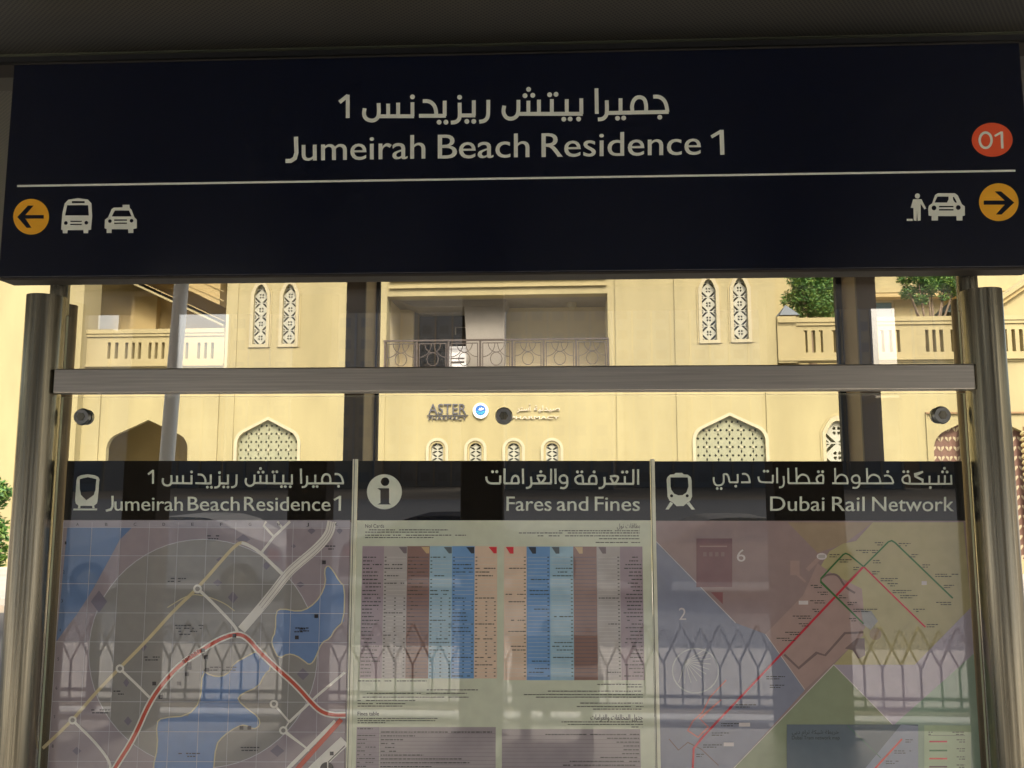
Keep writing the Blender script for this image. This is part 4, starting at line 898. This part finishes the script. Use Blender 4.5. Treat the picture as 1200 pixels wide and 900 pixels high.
MB().hexa([(c0, cd0 - .04, cz1 + .002), (c1 - .06, cd0 - .04, cz1 + .002), (c1 - .06, BD - .002, cz1 + .002), (c0, BD - .002, cz1 + .002), (c00, cd0 - .04, bz1 - .002), (c1, cd0 - .04, bz1 - .002), (c1, BD - .002, bz1 - .002), (c00, BD - .002, bz1 - .002)], M['grey_in']).build('ceiling_beam', bd)
MB().tube((ux(670, 352, 1.0), 1.0, bz1 - .12), (ux(670, 352, 1.0), 1.0, bz1 - .002), .10, .13, M['trim'], 16).build('ceiling_lamp', bd)
# iron railing of the balcony
zr = uz(398, 585); rl = MB().box((bx0 - .06, -.06, zr - .03), (bx1 + .02, -.01, zr + .01), M['iron']).build('railing', bd)
MB().box((bx0 - .05, -.05, bz0 + .05), (bx1 + .01, -.02, bz0 + .08), M['iron']).build('lower_rail', rl)
posts = [452, 489, 526, 563, 600.5, 637, 675, 712.5]
for px in posts: x = ux(px, 400); MB().box((x - .022, -.055, bz0), (x + .022, -.015, zr - .031), M['iron']).build('railing_post', rl)
for i in range(7):
    x0_, x1_ = ux(posts[i], 400) + .06, ux(posts[i + 1], 400) - .06; zb2, zt2 = bz0 + .12, zr - .08; xm = (x0_ + x1_) / 2; pm = MB()
    def seg(a_, c_, w_=.022): pm.bar((a_[0], -.035, a_[1]), (c_[0], -.035, c_[1]), w_, .014, M['iron'])
    for a_, c_ in (((x0_, zb2), (x0_, zt2)), ((x1_, zb2), (x1_, zt2)), ((x0_, zb2), (x1_, zb2)), ((x0_, zt2), (x1_, zt2))): seg(a_, c_)
    hh = zt2 - zb2; ww = x1_ - x0_
    for cx2, cz2, rr, a1_, a2_ in ((xm, zb2, ww * .48, 0, 180), (xm, zb2, ww * .30, 0, 180), (x0_, zt2, ww * .45, -90, 0), (x1_, zt2, ww * .45, 180, 270), (xm, zb2 + hh * .62, ww * .22, 0, 360), (xm, zt2, ww * .30, 180, 360)):
        pv = None; n = 10 if a2_ - a1_ > 100 else 6
        for j in range(n + 1):
            t = R(a1_ + (a2_ - a1_) * j / n); q = (cx2 + rr * math.cos(t), cz2 + rr * math.sin(t) * 1.15)
            if pv and zb2 <= min(q[1], pv[1]) and max(q[1], pv[1]) <= zt2 + .001: seg(pv, q, .017)
            pv = q
    seg((xm, zb2), (xm, zb2 + hh * .4)); pm.build('railing_panel', rl)
# white unit standing on the balcony
p = W3(ux(537, 418, .25), bz0, .25); ac = empty('cooling_unit', p, BA, label='small white cooling unit behind the balcony railing', cat='cooling unit')
h = uz(407, 537, .25) - bz0; o = MB().box((-.20, -.14, .03), (.20, .14, h), M['ac']).build('casing', ac); bevel(o, .02)
MB().box((-.16, -.150, h * .62), (.16, -.141, h * .66), M['iron']).build('vent_slot', ac); MB().box((-.18, -.12, 0), (.18, .12, .029), M['gap']).build('feet', ac)
MB().box((-.16, -.150, h * .72), (.16, -.141, h * .74), M['iron']).build('vent_slot', ac)
# pharmacy lettering: letters stand proud of the wall
ps = empty('pharmacy_sign', W3(ux(565, 483), uz(483, 565), -.03), BA, label='pharmacy name in raised letters with round blue logo on the yellow wall', cat='sign')
pc = (ux(565, 483), uz(483, 565))
def wtext(t, px0, px1, base, hpx, m, name, cond=1.0):
    me = text2d(t); xs = [v.co.x for v in me.vertices]; a_, b3 = min(xs), max(xs)
    u0, u1 = ux(px0, base), ux(px1, base); zb3 = uz(base, (px0 + px1) / 2); kx = (u1 - u0) / (b3 - a_); kz = hpx * S_ / .70
    bm = bmesh.new(); bm.from_mesh(me); g = bmesh.ops.extrude_face_region(bm, geom=bm.faces[:]); bmesh.ops.translate(bm, verts=[v for v in g['geom'] if isinstance(v, bmesh.types.BMVert)], vec=(0, 0, 1)); bm.to_mesh(me); bm.free()
    mb = MB(); mb.add(me, lambda c: (u0 - pc[0] + (c.x - a_) * kx, -.012 - .03 * c.z + .03, zb3 - pc[1] + c.y * kz), m); bpy.data.meshes.remove(me)
    return mb.build(name, ps)
wtext('ASTER', 502.5, 546.5, 485.2, 12.2, M['brownletters'], 'large_letters')
mb = MB().box((ux(501) - pc[0], .0, uz(486.8) - pc[1]), (ux(549) - pc[0], .025, uz(486.0) - pc[1]), M['brownletters']); mb.build('rule', ps)
wtext('PHARMACY', 502.5, 547, 492.4, 4.6, M['brownletters'], 'small_letters')
wtext(arab('أستر'), 606, 622, 481.5, 6.2, M['paleletters'], 'pale_arabic_letters'); wtext(arab('صيدلية'), 626, 656, 481.5, 6.2, M['paleletters'], 'pale_arabic_letters')
wtext('PHARMACY', 599, 655, 491.2, 3.6, M['paleletters'], 'pale_letters')
lx, lz = ux(563.5, 482) - pc[0], uz(481.5, 563) - pc[1]
lg = MB(); lg.tube((lx, .024, lz), (lx, -.03, lz), .178, .178, M['whitep'], 32); lg.build('logo_ring', ps)
lg = MB(); lg.tube((lx, -.0305, lz + .01), (lx, -.034, lz + .01), .118, .118, M['logoblue'], 28); lg.build('logo_disc', ps)
lg = MB()
for a_ in (200, 245, 290, 335): lg.face([(lx, -.0355, lz - .03), (lx + .09 * math.cos(R(a_ - 16)), -.0355, lz + .01 + .09 * math.sin(R(a_ - 16))), (lx + .11 * math.cos(R(a_)), -.0355, lz + .01 + .11 * math.sin(R(a_))), (lx + .09 * math.cos(R(a_ + 16)), -.0355, lz + .01 + .09 * math.sin(R(a_ + 16)))], M['logoteal'])
for a_, r2 in ((35, .08), (70, .07), (110, .06), (150, .05)): lg.face([(lx - .01, -.0358, lz), (lx + r2 * math.cos(R(a_ - 12)), -.0358, lz + r2 * math.sin(R(a_ - 12))), (lx + r2 * 1.15 * math.cos(R(a_)), -.0358, lz + r2 * 1.15 * math.sin(R(a_))), (lx + r2 * math.cos(R(a_ + 12)), -.0358, lz + r2 * math.sin(R(a_ + 12)))], M['whitep'])
lg.build('logo_mark', ps)
# small grey blue roof on the terrace, dark parasol
p = W3(ux(920, 375, .9), 0, .9); kk = empty('terrace_kiosk', (p.x, p.y, uz(425, 950)), BA, label='small kiosk with grey blue hipped roof beside the dense terrace tree', cat='kiosk')
hz = uz(372, 920, .9) - uz(425, 950)
MB().box((-.15, -.25, 0), (.20, .25, hz), M['wall2']).build('kiosk_wall', kk)
mb = MB(); q = [(-.2, -.3, hz + .002), (.26, -.3, hz + .002), (.26, .3, hz + .002), (-.2, .3, hz + .002)]; tp = (.02, 0, hz + .30)
mb.faces(q + [tp], [(0, 1, 4), (1, 2, 4), (2, 3, 4), (3, 0, 4), (3, 2, 1, 0)], mat('grey_blue_roof', (.12, .14, .15), .6)); mb.build('kiosk_roof', kk)
zf = uz(424, 1000) - .02
p = W3(ux(1112, 370, 1.6), 0, 1.6); pz = empty('parasol', (p.x, p.y, zf), BA, label='dark green parasol half hidden behind the terrace parapet', cat='parasol')
pt = uz(355, 1112, 1.6) - zf
mb = MB(); rim = [(.33 * math.cos(R(a_)), .33 * math.sin(R(a_)), pt - .28) for a_ in range(0, 360, 45)]
for i in range(8): mb.face([rim[i], rim[(i + 1) % 8], (0, 0, pt)], M['fence'] if 0 else mat('dark_green_canvas', (.03, .045, .035), .8) if i == 0 else bpy.data.materials['dark_green_canvas'])
mb.build('canopy', pz); MB().tube((0, 0, 0), (0, 0, pt - .02), .02, .02, M['iron'], 10).build('pole', pz)

# ================================================================== TREES
def crown_mesh(lobes, n, size, mats, seed):
    rnd = random.Random(seed); mb = MB(); tot = sum(r * r * r for _, _, _, r in lobes)
    for cx2, cy2, cz2, r in lobes:
        for _ in range(int(n * r ** 3 / tot)):
            while True:
                v = Vector((rnd.uniform(-1, 1), rnd.uniform(-1, 1), rnd.uniform(-1, 1)))
                if .25 < v.length < 1: break
            v *= .75 + .25 * rnd.random()
            p = Vector((cx2, cy2, cz2)) + Vector((v.x * r, v.y * r, v.z * r * .85))
            a_ = Vector((rnd.uniform(-1, 1), rnd.uniform(-1, 1), rnd.uniform(-.6, .6))).normalized(); b4 = a_.cross(Vector((rnd.uniform(-1, 1), rnd.uniform(-1, 1), rnd.uniform(-1, 1)))).normalized()
            s2 = size * rnd.uniform(.6, 1.3)
            mb.face([p - a_ * s2, p - b4 * s2 * .35, p + a_ * s2, p + b4 * s2 * .35], mats[0] if rnd.random() < .6 else mats[1])
    return mb
def tree(name, base, lobes, n, size, stems, label, cat='tree', seed=1, mats=None):
    t = empty(name, base, label=label, cat=cat)
    crown_mesh(lobes, n, size, mats or (M['leaf'], M['leaf2']), seed).build('crown', t)
    rnd = random.Random(seed + 50); mb = MB()
    for (x, y, z, r) in lobes[:stems]:
        mid = Vector((x * .4 + rnd.uniform(-.05, .05), y * .4, z * .55)); mb.tube((x * .05, y * .05, 0), mid, r * .10 + .012, r * .06 + .01, M['bark'], 8); mb.tube(mid, (x, y, z), r * .06 + .01, .006, M['bark'], 6)
    mb.build('trunk', t); return t
p = W3(ux(950, 370, 1.4), 0, 1.4)
hb = uz(345, 950, 1.4) - zf; s = S_ * 1.08
tree('terrace_tree', (p.x, p.y, zf), [(0, 0, hb, .48), (-.38, .1, hb - .1, .34), (.38, 0, hb + .05, .48), (.1, .2, hb + .42, .5), (-.25, -.1, hb + .38, .36), (.5, 0, hb + .5, .45), (.15, -.2, hb - .32, .4), (.5, .1, hb - .35, .32), (-.3, .05, hb - .38, .26), (-.05, 0, hb - .42, .3), (.3, -.1, hb - .45, .3), (.75, 0, hb, .4)], 13000, .045, 5, 'dense bright green tree on the terrace beside the pointed windows', seed=3)
p = W3(ux(1090, 370, 1.2), 0, 1.2); hb = uz(345, 1090, 1.2) - zf
tree('terrace_tree', (p.x, p.y, zf), [(.0, 0, hb + .18, .30), (-.42, .1, hb + .08, .24), (.40, 0, hb + .28, .30), (.15, .2, hb + .42, .30), (-.28, -.1, hb + .42, .24), (.62, 0, hb + .12, .25), (-.55, .0, hb + .38, .2), (-.2, 0, hb - .12, .2), (.35, 0, hb - .05, .16), (.7, 0, hb + .45, .25)], 6000, .045, 10, 'open branching tree with several stems on the terrace by the right post', seed=8)
p = P(-14, 640, 8.0)
tree('garden_shrub', (p.x, p.y, -.5), [(-.1, 0, 1.35, .36), (.02, 0, 1.85, .28), (-.3, 0, 1.8, .38), (.03, 0, 1.05, .26), (-.25, 0, .8, .35)], 5000, .05, 4, 'bright green shrub at the foot of the yellow wall far left', 'shrub', seed=5)

# ================================================================== BEHIND THE VIEWER: what the glass mirrors
def MR(px, py, path, g=YF):
    p = P(px, py, -2.35 + path); return Vector((p.x, 2 * g - p.y, p.z))
# lattice fence along the track side
FP = 7.33; fy_ = MR(600, 800, FP).y; zb5 = -.585
fb0, fb1 = -6.2, 6.2; zpk, zvl, zr1, zr2 = MR(600, 731, FP).z, MR(600, 776, FP).z, MR(600, 814, FP).z, MR(600, 826, FP).z
fn = empty('lattice_fence', (0, fy_, -.61), label='dark steel lattice fence with zigzag top mirrored across the posters', cat='fence')
per = .36; nb = 6; bw = (fb1 - fb0) / nb
zo = .61
for i in range(nb + 1):
    x = fb0 + bw * i; MB().box((x - .035, -.035, 0), (x + .035, .035, zpk + .05 + zo), M['fence']).build('fence_post', fn)
for i in range(nb):
    x0_ = fb0 + bw * i + .04; x1_ = fb0 + bw * (i + 1) - .04; n = round((x1_ - x0_) / per); pp = (x1_ - x0_) / n; mb = MB()
    for j in range(n):
        xa = x0_ + pp * j
        mb.bar((xa, 0, zvl + zo), (xa + pp / 2, 0, zpk + zo), .017, .016, M['fence']); mb.bar((xa + pp / 2, 0, zpk + zo), (xa + pp, 0, zvl + zo), .017, .016, M['fence'])
        mb.bar((xa, .012, zpk - .03 + zo), (xa + pp / 2, .012, zvl - .03 + zo), .014, .012, M['fence']); mb.bar((xa + pp / 2, .012, zvl - .03 + zo), (xa + pp, .012, zpk - .03 + zo), .014, .012, M['fence'])
        mb.bar((xa + .01, 0, zvl + zo), (xa + .01, 0, zr2 + zo), .016, .016, M['fence']); mb.bar((xa + pp / 2, 0, zvl + zo - .03), (xa + pp / 2, 0, zr2 + zo), .016, .016, M['fence'])
    mb.build('lattice_panel', fn)
    MB().box((x0_, -.015, zr1 - .015 + zo), (x1_, .015, zr1 + .015 + zo), M['fence']).build('fence_rail', fn); MB().box((x0_, -.015, zr2 - .015 + zo), (x1_, .015, zr2 + .015 + zo), M['fence']).build('fence_rail', fn)
MB().box((-40, fy_ - .12, -.608), (40, fy_ + .12, -.52), M['line']).build('kerb', kind='structure')
# canopy edge columns
def mcol(px0, px1, path, label):
    a_, c_ = MR(px0, 600, path), MR(px1, 600, path)
    t = empty('canopy_column', ((a_.x + c_.x) / 2, a_.y, 0), label=label, cat='column', group='columns along the rear canopy edge'); h2 = abs(c_.x - a_.x) / 2
    o = MB().box((-h2, -.1, 0), (h2, .1, CEIL - .002), M['col_dark']).build('shaft', t); bevel(o, .01); MB().box((-h2 - .03, -.13, 0), (h2 + .03, .13, .015), M['steeld']).build('base_plate', t)
mcol(150, 190, 5.25, 'leftmost dark canopy column mirrored in the street map header')
mcol(341, 386, 5.25, 'dark canopy column mirrored at the right end of the street map header')
mcol(541, 590, 5.25, 'dark canopy column mirrored in the middle of the fares poster')
mcol(903, 985, 5.25, 'widest dark canopy column mirrored in the rail network map header')
a_, c_ = MR(600, 745, 5.1), MR(702, 745, 5.1)  # seat-shaped block added out of view to keep this part of the mirror dark
tm = empty('mirror_blocker', ((a_.x + c_.x) / 2, a_.y, 0), label='dark platform bench added to darken the mirror low in the fares poster', cat='blocker')
h2 = (c_.x - a_.x) / 2; zt6 = a_.z
MB().box((-h2, -.06, .15), (h2, -.02, zt6), M['fence']).build('backrest', tm); MB().box((-h2, -.019, .40), (h2, .38, .45), M['fence']).build('seat', tm)
for s in (-1, 1): MB().box((s * h2 - s * .06, -.04, 0), (s * h2 - s * .12, .34, .399), M['steeld']).build('leg', tm)
# towers of the district
def tower(px0, px1, ytop, path, m, label, seed=0):
    path *= 2.2; a_, c_ = MR(px0, 500, path), MR(px1, 500, path); zt7 = MR((px0 + px1) / 2, ytop, path).z
    t = empty('residential_tower', ((a_.x + c_.x) / 2, a_.y, -.6), label=label, cat='tower', group='residential towers behind the stop'); h2 = abs(c_.x - a_.x) / 2; H = zt7 + .6
    MB().box((-h2, -6, 0), (h2, 0, H), m).build('wall', t)
    nx = max(1, int(h2 * 2 / 3.2)); nf = max(1, int(H / 3.6)); mb = MB(); pw = 2 * h2 / nx
    for i in range(nx):
        for j in range(nf):
            x = -h2 + pw * (i + .5); z = 3.6 * j + 1.0
            if z + 1.7 < H: mb.box((x - pw * .26, .002, z), (x + pw * .26, .06, z + 1.6), M['towerG'])
    mb.build('window_grid', t, kind='stuff')
    mb = MB()
    for i in range(nx + 1):
        x = -h2 + pw * i; x = max(-h2 + .16, min(h2 - .16, x)); mb.box((x - .15, .002, 0), (x + .15, .35, H), M['towerB'] if m == M['towerA'] else M['towerA'])
    mb.build('pilasters', t, kind='stuff')
    MB().box((-h2 - .2, -6.2, H + .001), (h2 + .2, .5, H + .5), M['towerA']).build('roof', t)
TW = [(-420, -60, 200, 62, 'A', 'broad sand coloured tower farthest left in the mirrored skyline'), (-58, 82, 120, 55, 'B', 'grey tower mirrored beside the left steel post'), (83, 126, 391, 48, 'B', 'low grey block mirrored left of the lamp post'),
      (133, 168, 150, 66, 'A', 'slim sand coloured tower mirrored over the left header'), (184, 263, 452, 60, 'B', 'low block under the bright sky gap on the left'), (264, 440, 90, 58, 'A', 'wide sand tower mirrored right of the sky gap'),
      (449, 590, 60, 70, 'B', 'grey tower mirrored left of the middle'), (592, 718, 110, 56, 'A', 'sand coloured tower mirrored at the middle'), (720, 903, 70, 64, 'B', 'grey tower mirrored above the network poster'),
      (905, 1012, 100, 68, 'B', 'grey tower mirrored left of the bright slit'), (1011, 1027, 100, 61, 'A', 'very slim sand coloured tower mirrored near the right post'),
      (1029, 1056, 470, 58, 'B', 'low block under the right hand sky gap'), (1074, 1182, 120, 63, 'A', 'sand coloured tower mirrored behind the right post'), (1184, 1500, 180, 57, 'B', 'broad grey tower farthest right in the mirrored skyline')]
for i, (a_, c_, yt, pth, m, lb) in enumerate(TW): tower(a_, c_, yt, pth, M['tower' + m], lb, i)

# parked cars across the rear road, seen only in the mirror of the glass
def car(px, path, body, label, flip=1):
    p = MR(px, 690, path); t = empty('parked_car', (p.x, p.y, -.61), label=label, cat='car', group='cars parked across the rear road')
    def side(pts, y0, y1, m, name, par):
        me = shape2d([[(x * flip, z) for x, z in pts]], abs(y1 - y0) / 2); mb = MB(); mb.add(me, lambda c: (c.x, (y0 + y1) / 2 + c.z, c.y), m); bpy.data.meshes.remove(me); return mb.build(name, par)
    prof = smooth([(-2.15, .35), (-2.2, .62), (-2.1, .82), (-1.75, .92), (-1.05, 1.02), (-.45, 1.42), (.1, 1.47), (.95, 1.44), (1.55, 1.08), (2.05, 1.0), (2.18, .75), (2.15, .35)], 1)
    b = side(prof, -.86, .86, body, 'body', t); bevel(b, .05, 3)
    side([(-.88, 1.02), (-.38, 1.36), (.05, 1.39), (.08, 1.02)], .861, .872, M['blueglass'], 'window', t); side([(.15, 1.02), (.13, 1.39), (.85, 1.37), (1.32, 1.04)], .861, .872, M['blueglass'], 'window', t)
    side([(-2.12, .66), (-2.08, .78), (-1.85, .80), (-1.9, .68)], .861, .875, M['whitep'], 'headlight', t); side([(2.1, .72), (2.06, .88), (1.88, .9), (1.9, .74)], .861, .875, M['redp'], 'tail_light', t)
    for x in (-1.35, 1.38):
        for y in (-.80, .80):
            w_ = MB().tube((x * flip, y - .10, .33), (x * flip, y + .10, .33), .33, .33, M['gap'], 24).build('wheel', t)
            MB().tube((x * flip, y + .101, .33), (x * flip, y + .115, .33), .20, .18, M['steel'], 16).build('rim', w_)
silver = mat('silver_car_paint', (.45, .46, .47), .25, .6); dark = mat('dark_blue_car_paint', (.03, .04, .07), .2, .2); wht2 = mat('white_car_paint', (.72, .72, .70), .25)
car(845, 15.2, silver, 'silver parked car mirrored faintly beside the number six on the network map')
car(540, 15.6, dark, 'dark blue parked car mirrored faintly in the fare table', -1)
car(215, 15.0, wht2, 'white parked car mirrored faintly in the street map')
